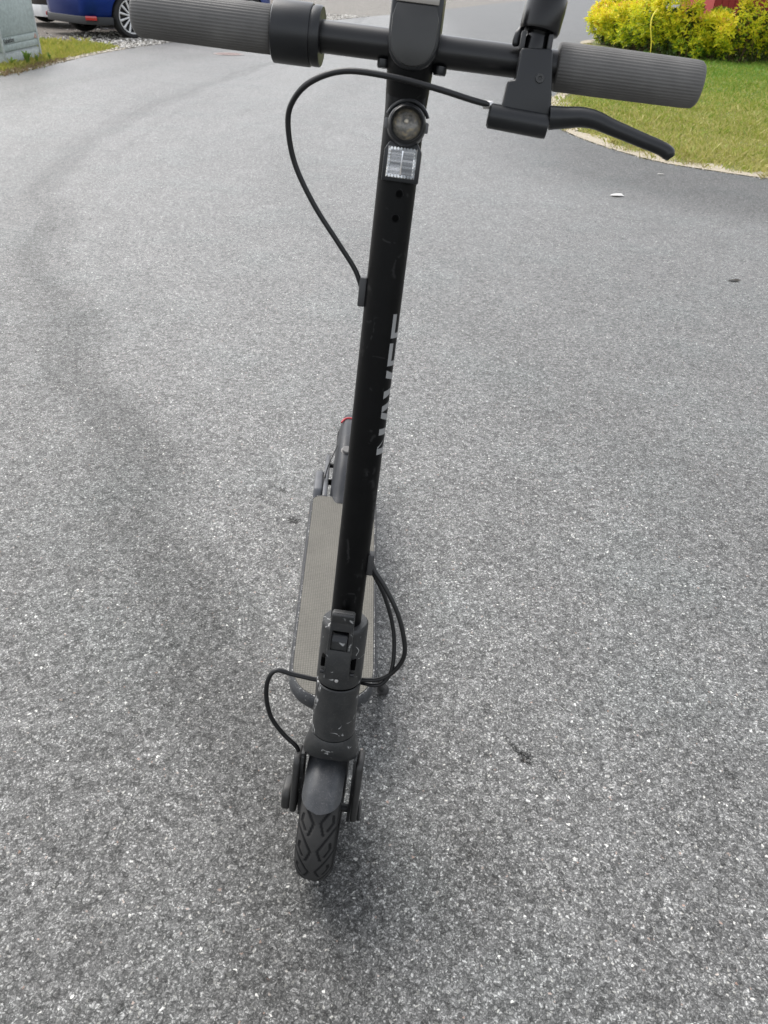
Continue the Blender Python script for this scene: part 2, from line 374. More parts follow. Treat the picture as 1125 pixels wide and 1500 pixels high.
M_SAND = stone_mat('grit_stone', [(0, (0.22, 0.19, 0.14)), (0.4, (0.38, 0.33, 0.25)), (0.8, (0.52, 0.47, 0.38)), (1, (0.66, 0.62, 0.55))])
# loose stones along the driveway side of the road
def edge_points(line, n, y0, y1, wfun, side):
    L = np.array(line); seg = np.hypot(*np.diff(L, axis=0).T); cum = np.concatenate([[0], np.cumsum(seg)]); out = []
    while len(out) < n:
        t = RNG.random()*cum[-1]; i = min(np.searchsorted(cum, t)-1, len(L)-2); i = max(i, 0); u = (t-cum[i])/max(seg[i], 1e-9)
        P = L[i]*(1-u)+L[i+1]*u
        if not (y0 < P[1] < y1) or abs(P[0]) > 9: continue
        T = (L[i+1]-L[i])/max(seg[i], 1e-9); nrm = np.array([-T[1], T[0]])*side
        P = P+nrm*wfun(); out.append((P[0], P[1], 0.0))
    return out
tag(pebbles('roadside_gravel', edge_points(A, 9000, 13.3, 28, lambda: abs(RNG.normal())*0.9-0.03, 1), 0.012, 0.034, M_PEB), kind='stuff')
pebbles('verge_gravel', edge_points(A, 2200, 8.5, 13.6, lambda: abs(RNG.normal())*0.09-0.02, 1), 0.006, 0.022, M_SAND)

# ------------------------------------------------------------------ grass
def blades(name, pts, hmin, hmax, wd, mat, lean=0.5, parent=None):
    P = np.asarray(pts, float); n = len(P); a = RNG.random(n)*2*PI; h = RNG.uniform(hmin, hmax, n); b = RNG.random(n)*2*PI; l = RNG.random(n)*lean*h
    dx = np.cos(a)*wd*0.5; dy = np.sin(a)*wd*0.5
    V = np.empty((n, 4, 3)); V[:, 0] = P+np.stack([-dx, -dy, 0*h], 1); V[:, 1] = P+np.stack([dx, dy, 0*h], 1)
    mx = np.cos(b)*l; my = np.sin(b)*l
    V[:, 2] = P+np.stack([mx*0.45+dx*0.7, my*0.45+dy*0.7, h*0.6], 1); V[:, 3] = P+np.stack([mx, my, h*(1-0.25*lean*RNG.random(n))], 1)
    base = np.arange(n)[:, None]*4
    Fc = np.concatenate([base+np.array([[0, 1, 2]]), base+np.array([[0, 2, 3]])])
    return obj(name, fast_mesh(name, V.reshape(-1, 3), Fc), mat, smooth=0, parent=parent)
def leafy(k, col, rough=0.55, trans=0.25):
    """principled plus a little translucency, as in thin leaves"""
    k.set(Base_Color=col, Roughness=rough, Specular_IOR_Level=0.3)
    tr = k.n('BsdfTranslucent', {'Color': col}); mx = k.n('MixShader', {0: trans, 1: k.b.outputs[0], 2: tr.outputs[0]})
    k.t.links.new(mx.outputs[0], k.out.inputs['Surface']); return k.m
def grass_mat(name, dry, mid, lush, mode):
    k = NM(name); g = k.n('NewGeometry'); p = k.pos(); r = g.outputs['Random Per Island']
    sep = k.n('SeparateXYZ', {0: p}); X, Y = sep.outputs[0], sep.outputs[1]
    n = k.noise(p, 0.9, 4, 0.6); n2 = k.noise(p, 4.0, 3, 0.6)
    if mode == 'lawn':   # drier by the road, lusher by the hedge
        t = k.math('ADD', k.math('MULTIPLY', k.step(Y, 6.0, 16.0), 0.62), k.math('ADD', k.math('MULTIPLY', n, 0.42), k.math('MULTIPLY', n2, 0.25)))
        t = k.math('ADD', t, k.math('MULTIPLY', k.math('SUBTRACT', r, 0.5), 0.75))
        t = k.math('SUBTRACT', t, 0.16)
    else:
        t = k.math('ADD', k.math('ADD', k.math('MULTIPLY', n, 0.7), k.math('MULTIPLY', n2, 0.3)), k.math('MULTIPLY', k.math('SUBTRACT', r, 0.5), 0.5))
        t = k.math('SUBTRACT', t, 0.1)
    c = k.ramp(t, [(0.05, dry), (0.42, mid), (0.85, lush)])
    return leafy(k, c, 0.5, 0.3)
M_GRASS = grass_mat('lawn_grass', (0.46, 0.41, 0.15), (0.30, 0.33, 0.055), (0.125, 0.255, 0.024), 'lawn')
M_GRASS2 = grass_mat('verge_grass', (0.48, 0.40, 0.12), (0.34, 0.35, 0.06), (0.15, 0.24, 0.035), 'verge')
# lawn soil sheet (thatch) on the right
k = NM('lawn_thatch'); p = k.pos(); sep = k.n('SeparateXYZ', {0: p})
k.set(Base_Color=k.mix(k.noise(p, 25, 4), (0.09, 0.11, 0.025), (0.18, 0.18, 0.05)), Roughness=0.95)
lawn_poly = Bq+[(26, 29)]
lawn_poly = jitter(Bq, 0.01, 9)
tag(sheet('lawn', lawn_poly, -0.004, k.m), kind='structure')
# sandy strip between the asphalt and the turf
k = NM('sandy_soil'); p = k.pos()
k.set(Base_Color=k.mix(k.noise(p, 60, 5, 0.7), (0.24, 0.20, 0.14), (0.46, 0.41, 0.32)), Roughness=0.95); k.bump(k.noise(p, 90, 4), 0.6, 0.01)
LB = np.array(Bq); T = np.gradient(LB, axis=0); T /= np.linalg.norm(T, axis=1)[:, None]; NRM = np.stack([T[:, 1], -T[:, 0]], 1)
wdt = 0.20+0.08*np.sin(np.arange(len(LB))*0.9)+0.04*np.sin(np.arange(len(LB))*2.3)
inn = LB+NRM*wdt[:, None]
tag(sheet('sand_strip', [tuple(q) for q in LB]+[tuple(q) for q in inn[::-1]], 0.004, k.m), kind='structure')
pts = edge_points(Bq, 5200, 4.5, 20, lambda: abs(RNG.normal())*0.085-0.02, -1)
pebbles('lawn_edge_grit', pts, 0.003, 0.011, M_SAND)
def lawn_points(n, x0, x1, y0, y1):
    out = []
    tot = 0
    while tot < n:
        x = RNG.uniform(x0, x1, n); y = RNG.uniform(y0, y1, n); m = pip(x, y, lawn_poly)
        # keep to what the frame's right side can see (plus a margin)
        m &= (x < 0.95*y+2.0)
        q = np.stack([x[m], y[m], np.zeros(m.sum())], 1); out.append(q); tot += len(q)
    return np.concatenate(out)[:n]
def edge_dist(P):
    d = np.full(len(P), 9.0)
    for i in range(len(LB)-1):
        a = LB[i]; b = LB[i+1]; ab = b-a; t = np.clip(((P[:, :2]-a)@ab)/(ab@ab+1e-12), 0, 1); d = np.minimum(d, np.linalg.norm(P[:, :2]-a-t[:, None]*ab, axis=1))
    return d
G = lawn_points(620000, 1.3, 16, 4.6, 18); G = G[RNG.random(len(G)) < np.minimum(1, (6.5/np.hypot(G[:, 0]*0.8, G[:, 1]))**1.3)]
dd = edge_dist(G); keep = RNG.random(len(G)) < np.clip((dd-0.08)/0.30, 0, 1)**1.1
pat = np.sin(G[:, 0]*3.1+1)*np.sin(G[:, 1]*2.3)+0.6*np.sin(G[:, 0]*7+G[:, 1]*5)
keep &= RNG.random(len(G)) < np.clip(1.0-0.35*(pat > 0.9), 0, 1)
tag(blades('lawn_grass', G[keep], 0.015, 0.05, 0.0075, M_GRASS, 1.1), kind='stuff')
# coarser tufts scattered through the turf, and dry tufts spilling over the sandy strip
tc_ = G[keep][RNG.integers(0, keep.sum(), 1500)]
TT = np.repeat(tc_, 22, 0); TT[:, :2] += RNG.normal(size=(len(TT), 2))*0.05
TT = TT[pip(TT[:, 0], TT[:, 1], lawn_poly)]
tag(blades('grass_tufts', TT, 0.03, 0.085, 0.012, M_GRASS, 1.0), kind='stuff')
ec = np.array(edge_points(Bq, 230, 4.5, 20, lambda: 0.02+abs(RNG.normal())*0.13, -1))
ET = np.repeat(ec, 16, 0); ET[:, :2] += RNG.normal(size=(len(ET), 2))*0.035
k = NM('dry_grass'); r = k.n('NewGeometry').outputs['Random Per Island']; M_DRY = leafy(k, k.ramp(r, [(0, (0.26, 0.22, 0.07)), (0.5, (0.44, 0.38, 0.17)), (1, (0.24, 0.28, 0.05))]), 0.6, 0.25)
tag(blades('dry_grass_tufts', ET, 0.015, 0.055, 0.008, M_DRY, 1.4), kind='stuff')

# small wedge of grass between cabinet, gravel and road on the left
wedge = [(-4.50, 10.2), (-4.53, 11.4), (-4.50, 12.3), (-4.44, 13.2), (-4.40, 13.6), (-4.9, 14.0), (-5.6, 14.1), (-6.6, 14.2), (-7.6, 13.9), (-7.6, 9), (-5.2, 8.6)]
k2 = NM('verge_thatch'); p = k2.pos(); k2.set(Base_Color=k2.mix(k2.noise(p, 25, 4), (0.12, 0.11, 0.04), (0.22, 0.19, 0.08)), Roughness=0.95)
tag(sheet('grass_verge', wedge, -0.002, k2.m), kind='structure')
n = 60000; x = RNG.uniform(-7.6, -4.35, n); y = RNG.uniform(8.6, 14.3, n); m = pip(x, y, wedge)
Q = np.stack([x[m], y[m], np.zeros(m.sum())], 1)
keep = RNG.random(len(Q)) < np.clip((-4.47-Q[:, 0])/0.22, 0.05, 1)
keep |= (Q[:, 1] > 11.9) & (RNG.random(len(Q)) < 0.7)
tag(blades('verge_grass', Q[keep], 0.02, 0.075, 0.010, M_GRASS2, 1.0), kind='stuff')
vt = Q[keep][RNG.integers(0, keep.sum(), 260)]; VT = np.repeat(vt, 20, 0); VT[:, :2] += RNG.normal(size=(len(VT), 2))*0.045
VT = VT[pip(VT[:, 0], VT[:, 1], wedge)]
tag(blades('verge_tufts', VT, 0.05, 0.14, 0.015, M_GRASS2, 1.0), kind='stuff')

# iron drain cover in the road
k = NM('rusty_iron'); p = k.pos(); k.set(Base_Color=k.mix(k.noise(p, 9, 5), (0.16, 0.10, 0.085), (0.34, 0.27, 0.25)), Roughness=0.6, Metallic=0.3)
dr = empty('drain_cover', (-2.72, 13.5, 0.0)); tag(dr, 'round rusty iron drain cover set flat in the road', 'drain cover')
bm = bmesh.new(); b_lathe(bm, [(0.0, 0.006), (0.19, 0.006), (0.195, 0.003), (0.195, -0.02)], n=40); obj('lid', bm, k.m, dr)
bm = bmesh.new(); b_lathe(bm, [(0.20, -0.02), (0.20, 0.006), (0.235, 0.007), (0.24, -0.004)], n=40); obj('rim', bm, plain('drain_iron', (0.20, 0.18, 0.17), 0.6, 0.3), dr)
bm = bmesh.new()
for i in range(-3, 4):
    for j in range(-3, 4):
        if i*i+j*j < 11: b_box(bm, (i*0.05-0.014, j*0.05-0.014, 0.0055), (i*0.05+0.014, j*0.05+0.014, 0.010))
tag(obj('stud_pattern', bm, k.m, dr, smooth=0), kind='stuff')

# ================================================================== HEDGE, BLADE, SHED
def golden_leaf_mat():
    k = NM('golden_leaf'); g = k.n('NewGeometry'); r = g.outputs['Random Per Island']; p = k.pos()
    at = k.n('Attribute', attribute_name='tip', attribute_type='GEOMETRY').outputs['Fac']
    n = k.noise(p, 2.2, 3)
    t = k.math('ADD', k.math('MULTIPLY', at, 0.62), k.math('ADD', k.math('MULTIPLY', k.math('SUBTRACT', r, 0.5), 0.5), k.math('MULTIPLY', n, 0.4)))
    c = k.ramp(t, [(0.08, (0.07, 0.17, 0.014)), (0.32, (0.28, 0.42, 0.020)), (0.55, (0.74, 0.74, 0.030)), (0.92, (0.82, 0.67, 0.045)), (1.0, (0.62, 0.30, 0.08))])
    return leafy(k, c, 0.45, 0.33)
M_LEAF = golden_leaf_mat()
hedge = empty('golden_hedge', (6.6, 18.5, 0)); tag(hedge, 'long clipped hedge of golden yellow leaves with orange tips behind the lawn', 'hedge')
FRONT = smooth_line([(5.2, 21.3), (4.5, 21.0), (4.15, 20.3), (4.35, 19.2), (4.7, 17.8), (5.1, 16.95), (5.9, 16.55), (7.4, 16.65), (9.2, 16.9), (12.5, 17.4), (15, 17.8)], 10)
def hedge_h(s):      # height along the hedge; a dip lets the red wall behind show
    return 1.16+0.07*math.sin(s*2.3)+0.05*math.sin(s*5.1+1)
HV = []; HT = []; shoots = 0
FL = np.array(FRONT); seg = np.hypot(*np.diff(FL, axis=0).T); cum = np.concatenate([[0], np.cumsum(seg)])
def front_at(s):
    i = int(np.clip(np.searchsorted(cum, s)-1, 0, len(FL)-2)); u = (s-cum[i])/max(seg[i], 1e-9); P = FL[i]*(1-u)+FL[i+1]*u; t = (FL[i+1]-FL[i])/seg[i]
    return P, np.array([-t[1], t[0]])      # inward normal
for q in range(5600):
    s = RNG.random()*cum[-1]*0.86
    P, nr = front_at(s); H = hedge_h(s)
    q_ = (P[0]+nr[0]*0.4)/(P[1]+nr[1]*0.4)
    if 0.325 < q_ < 0.352: H = 0.69
    H *= min(1, max(0.45, 0.45+0.6*(P[0]-4.1)/0.8))
    dep = 0.9 if s > 0.5 else 0.5
    # rounded section: angle from foot of the front face over the top
    a = RNG.random()**0.9
    if a < 0.6: z = H*(0.10+0.80*a/0.6); off = 0.16-0.20*math.sin(min(1, a/0.6*1.1)*PI*0.62)+0.10*(1-a/0.6)
    else: z = H*(0.90+0.10*math.sin((a-0.6)/0.4*PI*0.5)); off = -0.02+(a-0.6)/0.4*dep
    off += abs(RNG.normal())*0.10; bul = 0.13*math.sin(s*4.7+2)*math.sin(z*6+s*2)+0.05*math.sin(s*11+z*9)
    c = np.array([P[0]+nr[0]*(off+bul), P[1]+nr[1]*(off+bul), z+RNG.normal()*0.03])
    out = np.array([-nr[0]*(1-a*0.8), -nr[1]*(1-a*0.8), 0.35+0.9*a]); out += RNG.normal(size=3)*0.25; out /= np.linalg.norm(out)
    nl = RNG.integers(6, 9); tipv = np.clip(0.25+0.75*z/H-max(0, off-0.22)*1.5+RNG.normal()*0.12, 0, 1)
    for j in range(nl):         # a shoot: leaves spiralling round a short stem
        f = j/nl; ang = j*2.4+RNG.random(); u = np.cross(out, [0.3, 0.2, 0.9]); u /= np.linalg.norm(u); v = np.cross(out, u)
        d = out*(0.35+0.75*f)+(u*math.cos(ang)+v*math.sin(ang))*(1.0-0.45*f); d /= np.linalg.norm(d)
        L = RNG.uniform(0.065, 0.115)*(1.0-0.25*f); W = L*0.40; b = c+out*0.10*f
        sd_ = np.cross(d, out+RNG.normal(size=3)*0.3); sd_ /= np.linalg.norm(sd_)+1e-9; up_ = np.cross(sd_, d)
        HV += [b, b+d*L*0.45+sd_*W*0.5+up_*W*0.18, b+d*L-up_*L*0.10, b+d*L*0.45-sd_*W*0.5+up_*W*0.18]
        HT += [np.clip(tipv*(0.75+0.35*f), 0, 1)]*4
HV = np.array(HV)-np.array([6.6, 18.5, 0]); nq = len(HV)//4; b0 = np.arange(nq)[:, None]*4
me = fast_mesh('foliage', HV, np.concatenate([b0+np.array([[0, 1, 2]]), b0+np.array([[0, 2, 3]])]))
at = me.attributes.new('tip', 'FLOAT', 'POINT'); at.data.foreach_set('value', np.array(HT, np.float32))
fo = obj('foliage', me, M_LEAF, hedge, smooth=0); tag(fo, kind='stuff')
# twigs and a dark leafy core so the hedge is not hollow
bm = bmesh.new()
for q in range(700):
    s = RNG.random()*cum[-1]*0.86; P, nr = front_at(s); o_ = RNG.uniform(0.2, 0.7); x, y = P+nr*o_
    t = RNG.normal(size=2)*0.12; h = 0.70*RNG.uniform(0.6, 0.9)*min(1, max(0.4, 0.45+0.6*(P[0]-4.1)/0.8))
    b_tube(bm, [(x-6.6, y-18.5, 0), (x-6.6+t[0]*0.4, y-18.5+t[1]*0.4, h*0.5), (x-6.6+t[0], y-18.5+t[1], h)], [0.006, 0.005, 0.003], n=4, cap=False)
tag(obj('twigs', bm, plain('hedge_twig', (0.10, 0.06, 0.035), 0.8), hedge), kind='stuff')
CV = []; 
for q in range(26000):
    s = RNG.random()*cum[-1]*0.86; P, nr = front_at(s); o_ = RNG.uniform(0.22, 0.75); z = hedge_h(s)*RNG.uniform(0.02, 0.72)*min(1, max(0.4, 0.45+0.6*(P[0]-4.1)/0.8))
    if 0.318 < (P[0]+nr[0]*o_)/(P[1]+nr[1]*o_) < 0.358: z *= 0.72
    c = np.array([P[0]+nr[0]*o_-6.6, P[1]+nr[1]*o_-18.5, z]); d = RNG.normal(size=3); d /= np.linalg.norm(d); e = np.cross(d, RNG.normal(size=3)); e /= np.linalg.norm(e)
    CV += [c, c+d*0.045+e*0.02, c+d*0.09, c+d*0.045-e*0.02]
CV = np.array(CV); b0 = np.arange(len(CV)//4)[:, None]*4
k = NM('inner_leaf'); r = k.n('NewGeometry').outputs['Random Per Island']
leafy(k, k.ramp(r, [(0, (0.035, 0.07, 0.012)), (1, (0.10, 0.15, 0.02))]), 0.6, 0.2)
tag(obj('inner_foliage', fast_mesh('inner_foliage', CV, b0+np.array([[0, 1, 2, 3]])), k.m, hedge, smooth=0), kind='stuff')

# single tall yellow grass stem in front of the hedge
k = NM('yellow_blade'); leafy(k, (0.80, 0.72, 0.08), 0.5, 0.3)
bm = bmesh.new(); pts = spline([(4.72, 17.35, 0), (4.68, 17.33, 0.25), (4.60, 17.30, 0.50), (4.60, 17.30, 0.66), (4.66, 17.28, 0.78)], 6)
b_tube(bm, pts, [0.012+0.036*max(0, math.sin(i/(len(pts)-1)*PI))**0.8 for i in range(len(pts))], n=6, flat=0.12)
tag(obj('grass_blade', bm, k.m), 'single tall yellow grass blade standing in front of the hedge', 'grass blade')

# red timber shed beyond the hedge
shed = empty('red_shed', (9.0, 20.0, 0)); tag(shed, 'red painted timber shed behind the golden hedge', 'shed')
M_RED = plain('red_paint', (0.30, 0.032, 0.028), 0.85)
n = 0
proto = prism(rrect(0.004, 0.136, 0, 0.022, 0.003, 1), 0.05, 2.45, 'z')
bd = obj('plank', proto, M_RED, shed)
for i in range(34):
    c = bd if i == 0 else bd.copy()
    if i: COL.objects.link(c); c.parent = shed
    c.location = (-2.4+i*0.14, -0.022-(0.006 if i % 2 else 0), 0)
obj('wall', box((-2.42, 0, 0.0), (2.40, 2.4, 2.45)), M_RED, shed)
obj('foundation', box((-2.45, -0.01, -0.05), (2.43, 2.42, 0.06)), plain('concrete', (0.3, 0.29, 0.28), 0.9), shed)
obj('roof', prism([(-0.35, 2.40), (1.2, 3.15), (2.75, 2.40), (2.75, 2.52), (1.2, 3.28), (-0.35, 2.52)], -2.7, 2.7, 'x'), plain('roof_felt', (0.05, 0.05, 0.052), 0.9), shed)

# ================================================================== UTILITY CABINET
cab = empty('utility_cabinet', (-4.80, 10.99, 0.0), (0, R(-2.0), math.atan2(11.43-10.56, -4.75+4.84)))
tag(cab, 'grey green electrical cabinet with a small warning label at the roadside', 'utility cabinet')
M_CAB = paint('cabinet_paint', (0.36, 0.42, 0.40), 0.5, 0.1, dust=0.35, dustcol=(0.36, 0.39, 0.38), bump=0.1, grain=120)
M_CABL = paint('cabinet_plinth', (0.44, 0.48, 0.47), 0.6, 0.1, dust=0.3, dustcol=(0.42, 0.42, 0.40), bump=0.1, grain=120)
# local x runs along the front (away from camera), local -y faces the road
obj('plinth', box((-0.425, 0.012, -0.1), (0.425, 0.31, 0.15), 0.004), M_CABL, cab)
obj('plinth_panel', box((-0.40, -0.004, 0.02), (0.41, 0.011, 0.135), 0.004), M_CABL, cab)
obj('body', box((-0.435, 0.0, 0.155), (0.435, 0.33, 1.12), 0.006), M_CAB, cab)
obj('label_rail', box((-0.41, -0.012, 0.235), (0.415, -0.001, 0.30), 0.003), M_CAB, cab)
obj('lower_panel', box((-0.42, -0.008, 0.160), (0.42, -0.001, 0.228), 0.003), M_CAB, cab)
obj('door', box((-0.415, -0.012, 0.312), (0.415, -0.001, 0.72), 0.004), M_CAB, cab)
ud = obj('door', box((-0.415, -0.012, 0.73), (0.415, -0.001, 1.09), 0.004), M_CAB, cab)
obj('handle', box((0.02, -0.03, 0.85), (0.05, -0.0125, 0.97), 0.005), plain('dark_plastic', (0.03, 0.03, 0.03), 0.5), ud)
obj('roof', prism([(-0.03, 1.121), (0.36, 1.121), (0.36, 1.15), (0.165, 1.19), (-0.03, 1.15)], -0.46, 0.46, 'x', 0.006), M_CAB, cab)
for s in (-1, 1): obj('corner_post', box((s*0.43-0.018, -0.016, -0.1), (s*0.43+0.018, -0.0165+0.02, 1.11), 0.006), M_CABL, cab)
tc = bpy.data.curves.new('nameplate', 'FONT'); tc.body = 'Kabeldon'; tc.size = 0.075; tc.extrude = 0.0006; tc.align_x = 'LEFT'; tc.offset = 0.0015
to = bpy.data.objects.new('tmp', tc); COL.objects.link(to); bpy.context.view_layer.update()
tm = bpy.data.meshes.new_from_object(to.evaluated_get(bpy.context.evaluated_depsgraph_get())); bpy.data.objects.remove(to)
tm.transform(Matrix.Translation((-0.40, -0.0128, 0.244)) @ Matrix.Rotation(R(90), 4, 'X') @ Matrix.Diagonal((0.85, 1, 1, 1)))
obj('nameplate', tm, plain('black_print', (0.012, 0.012, 0.012), 0.6), cab, smooth=0)
obj('warning_label', prism([(0.335, 0.242), (0.405, 0.242), (0.37, 0.295)], -0.0135, -0.0122, 'y'), plain('warning_red', (0.42, 0.13, 0.09), 0.6), cab, smooth=0)
obj('warning_symbol', prism([(0.352, 0.2475), (0.388, 0.2475), (0.37, 0.279)], -0.0145, -0.0137, 'y'), plain('warning_ground', (0.45, 0.42, 0.33), 0.6), cab, smooth=0)
# weeds at its foot
M_WEED = grass_mat('weed_leaf', (0.20, 0.28, 0.05), (0.15, 0.26, 0.04), (0.09, 0.20, 0.025), 'verge')
def weed(x, y, h, n, label, spread=0.5):
    V = []; Fc = []
    for i in range(n):
        a = RNG.random()*2*PI; l = h*RNG.uniform(0.55, 1.0); w_ = l*RNG.uniform(0.10, 0.16); sp = spread*RNG.uniform(0.2, 1)*l; c, s = math.cos(a), math.sin(a); b = len(V)
        for t, ww, zz in ((0, 0.3, 0), (0.45, 1.0, 0.62), (0.8, 0.7, 0.92), (1, 0.05, 1.0)):
            r = sp*t**1.4; V += [(c*r-s*w_*ww/2, s*r+c*w_*ww/2, l*zz*(1-0.15*t)), (c*r+s*w_*ww/2, s*r-c*w_*ww/2, l*zz*(1-0.15*t))]
        for q in range(3): Fc.append((b+2*q, b+2*q+1, b+2*q+3, b+2*q+2))
    o = obj('weed', raw('weed', V, Fc), M_WEED, smooth=0, loc=(x, y, 0)); return tag(o, label, 'weed', 'weeds at the foot of the cabinet')
weed(-4.60, 10.62, 0.20, 34, 'tallest leafy weed at the near corner of the grey cabinet')
weed(-4.70, 10.45, 0.13, 26, 'low spreading weed beside the tallest weed by the cabinet', 0.9)
weed(-4.62, 10.95, 0.12, 18, 'small weed under the middle of the cabinet front')
weed(-4.58, 11.26, 0.14, 16, 'small upright weed at the far corner of the cabinet front', 0.4)
bp = [(-4.52+RNG.normal()*0.05, RNG.uniform(9.6, 11.5), 0) for _ in range(900)]
k = NM('dry_stalk'); r = k.n('NewGeometry').outputs['Random Per Island']; leafy(k, k.ramp(r, [(0, (0.16, 0.11, 0.06)), (0.6, (0.30, 0.22, 0.11)), (1, (0.20, 0.22, 0.06))]), 0.7, 0.15)
tag(blades('dry_verge_grass', bp, 0.015, 0.06, 0.012, k.m, 1.4), kind='stuff')

# ================================================================== CARS
def glossy(name, col, rough=0.25, metal=0.0, coat=0.8):
    k = NM(name); k.set(Base_Color=col, Roughness=rough, Metallic=metal, Coat_Weight=coat, Coat_Roughness=0.04); return k.m
M_TYREC = plain('car_rubber', (0.018, 0.018, 0.018), 0.75); M_RIMC = plain('alloy', (0.70, 0.70, 0.69), 0.35, 0.3); M_DARK = plain('dark_trim', (0.012, 0.012, 0.013), 0.6)
M_GREYT = plain('grey_bumper', (0.024, 0.025, 0.027), 0.6); M_GLASSC = glossy('car_glass', (0.012, 0.014, 0.016), 0.05, 0.0, 1.0)
M_REDL = glossy('red_lens', (0.42, 0.012, 0.018), 0.15, 0, 1.0)
def car_body_mesh(zc=0.30):
    """hatchback shell as stacked outlines, arches cut with a boolean"""
    # x stations: rear -> front
    st = [(-2.06, 0.50, 0.70), (-2.02, 0.66, 0.80), (-1.90, 0.80, 0.86), (-1.6, 0.885, 0.93), (-1.0, 0.905, 0.97), (0.0, 0.905, 0.94), (0.9, 0.90, 0.90), (1.5, 0.87, 0.84), (1.85, 0.76, 0.74), (2.02, 0.58, 0.66), (2.08, 0.40, 0.60)]
    rings = []
    for x, hw, zt in st:
        e = 0.03 if abs(x) > 1.95 else 0.0
        half = [(0.80*hw, zc-0.06+e), (0.95*hw, zc-0.01+e), (0.985*hw, zc+0.08), (1.0*hw, zc+0.25), (0.985*hw, zt-0.10), (0.94*hw, zt-0.02), (0.80*hw, zt)]
        rings.append([(x, -y, z) for y, z in half]+[(x, y, z) for y, z in half[::-1]])
    bm = loft(rings); bmesh.ops.recalc_face_normals(bm, faces=bm.faces); return bm
def make_car(name, loc, rz, paintm, label, trim):
    root = empty(name, loc, (0, 0, rz)); tag(root, label, 'car', 'cars parked on the gravel driveway')
    b = obj('body', car_body_mesh(), paintm, root, smooth=35)
    cut = bmesh.new()
    for x in (-1.30, 1.30):
        for s in (-1, 1): b_lathe(cut, [(0, -0.19), (0.365, -0.19), (0.365, 0.19), (0, 0.19)], c=(x, s*0.86, 0.33), axis=(0, 1, 0), n=36)
    co = obj('cutter', cut, M_DARK, root, smooth=0)
    md = b.modifiers.new('b', 'BOOLEAN'); md.operation = 'DIFFERENCE'; md.object = co; md.solver = 'EXACT'
    bpy.context.view_layer.update()
    nm = bpy.data.meshes.new_from_object(b.evaluated_get(bpy.context.evaluated_depsgraph_get())); b.modifiers.clear(); b.data = nm; bpy.data.objects.remove(co)
    nm.polygons.foreach_set('use_smooth', [True]*len(nm.polygons)); nm.set_sharp_from_angle(angle=R(35))
    # cabin
    rings = []
    for x, z, hw in ((-1.98, 0.80, 0.64), (-1.72, 1.36, 0.56), (-1.2, 1.47, 0.57), (-0.3, 1.50, 0.585), (0.35, 1.42, 0.57), (1.15, 0.90, 0.66)):
        rings.append([(x, -hw-0.16*(1.5-z)*0.9-0.02, 0.80), (x, -hw, z-0.04), (x, -hw+0.08, z), (x, hw-0.08, z), (x, hw, z-0.04), (x, hw+0.16*(1.5-z)*0.9+0.02, 0.80)])
    obj('roof', loft(rings), paintm, root, smooth=30)
    for s in (-1, 1):
        obj('side_window', prism([(-1.55, 0.97), (0.85, 0.95), (0.30, 1.34), (-0.4, 1.41), (-1.25, 1.37)], s*0.66-0.03, s*0.66+0.03, 'y', 0.004), M_GLASSC, root)
        obj('mirror', box((0.72, s*0.98-0.09, 0.95), (0.86, s*0.98+0.09, 1.08), 0.03, 3), paintm, root)
    obj('rear_window', prism([(-2.00, 0.98), (-1.80, 1.34), (-1.76, 1.34), (-1.96, 0.98)], -0.52, 0.52, 'y'), M_GLASSC, root)
    # lower bumper trim hugging the tail, from arch to arch
    pts = [(-1.66, 0.895), (-1.90, 0.825), (-2.05, 0.66), (-2.085, 0.45), (-2.085, -0.45), (-2.05, -0.66), (-1.90, -0.825), (-1.66, -0.895)]
    inner = [(x*0.93 if abs(x) > 1.7 else x+0.0, y*0.90) for x, y in pts]
    bm = prism(pts+inner[::-1], 0.20, 0.315, 'z', 0.012)
    obj('rear_bumper', bm, trim, root)
    pf = [(1.66, 0.885), (1.88, 0.80), (2.06, 0.60), (2.10, 0.4), (2.10, -0.4), (2.06, -0.60), (1.88, -0.80), (1.66, -0.885)]
    obj('front_bumper', prism(pf+[(x*0.93, y*0.9) for x, y in pf[::-1]], 0.17, 0.36, 'z', 0.012), trim, root)
    for s in (-1, 1):
        o = obj('side_sill', box((-0.92, s*0.885-0.03, 0.20), (0.92, s*0.885+0.03, 0.285), 0.01), trim, root)
        d = Vector((-0.155, s*0.165)) ; 
        o = obj('rear_reflector', prism([(-1.925, s*0.818), (-2.045, s*0.672), (-2.062, s*0.684), (-1.94, s*0.832)], 0.262, 0.325, 'z', 0.006), M_REDL, root)
        obj('tail_light', prism([(-1.86, s*0.80), (-2.0, s*0.66), (-2.015, s*0.675), (-1.875, s*0.825)], 0.66, 0.86, 'z', 0.008), M_REDL, root)
        obj('headlight', prism([(1.86, s*0.74), (2.02, s*0.54), (2.035, s*0.55), (1.88, s*0.77)], 0.58, 0.70, 'z', 0.008), glossy('lamp_glass', (0.6, 0.62, 0.64), 0.1), root)
    obj('underbody', box((-1.75, -0.62, 0.19), (1.8, 0.62, 0.27), 0.02), M_DARK, root)
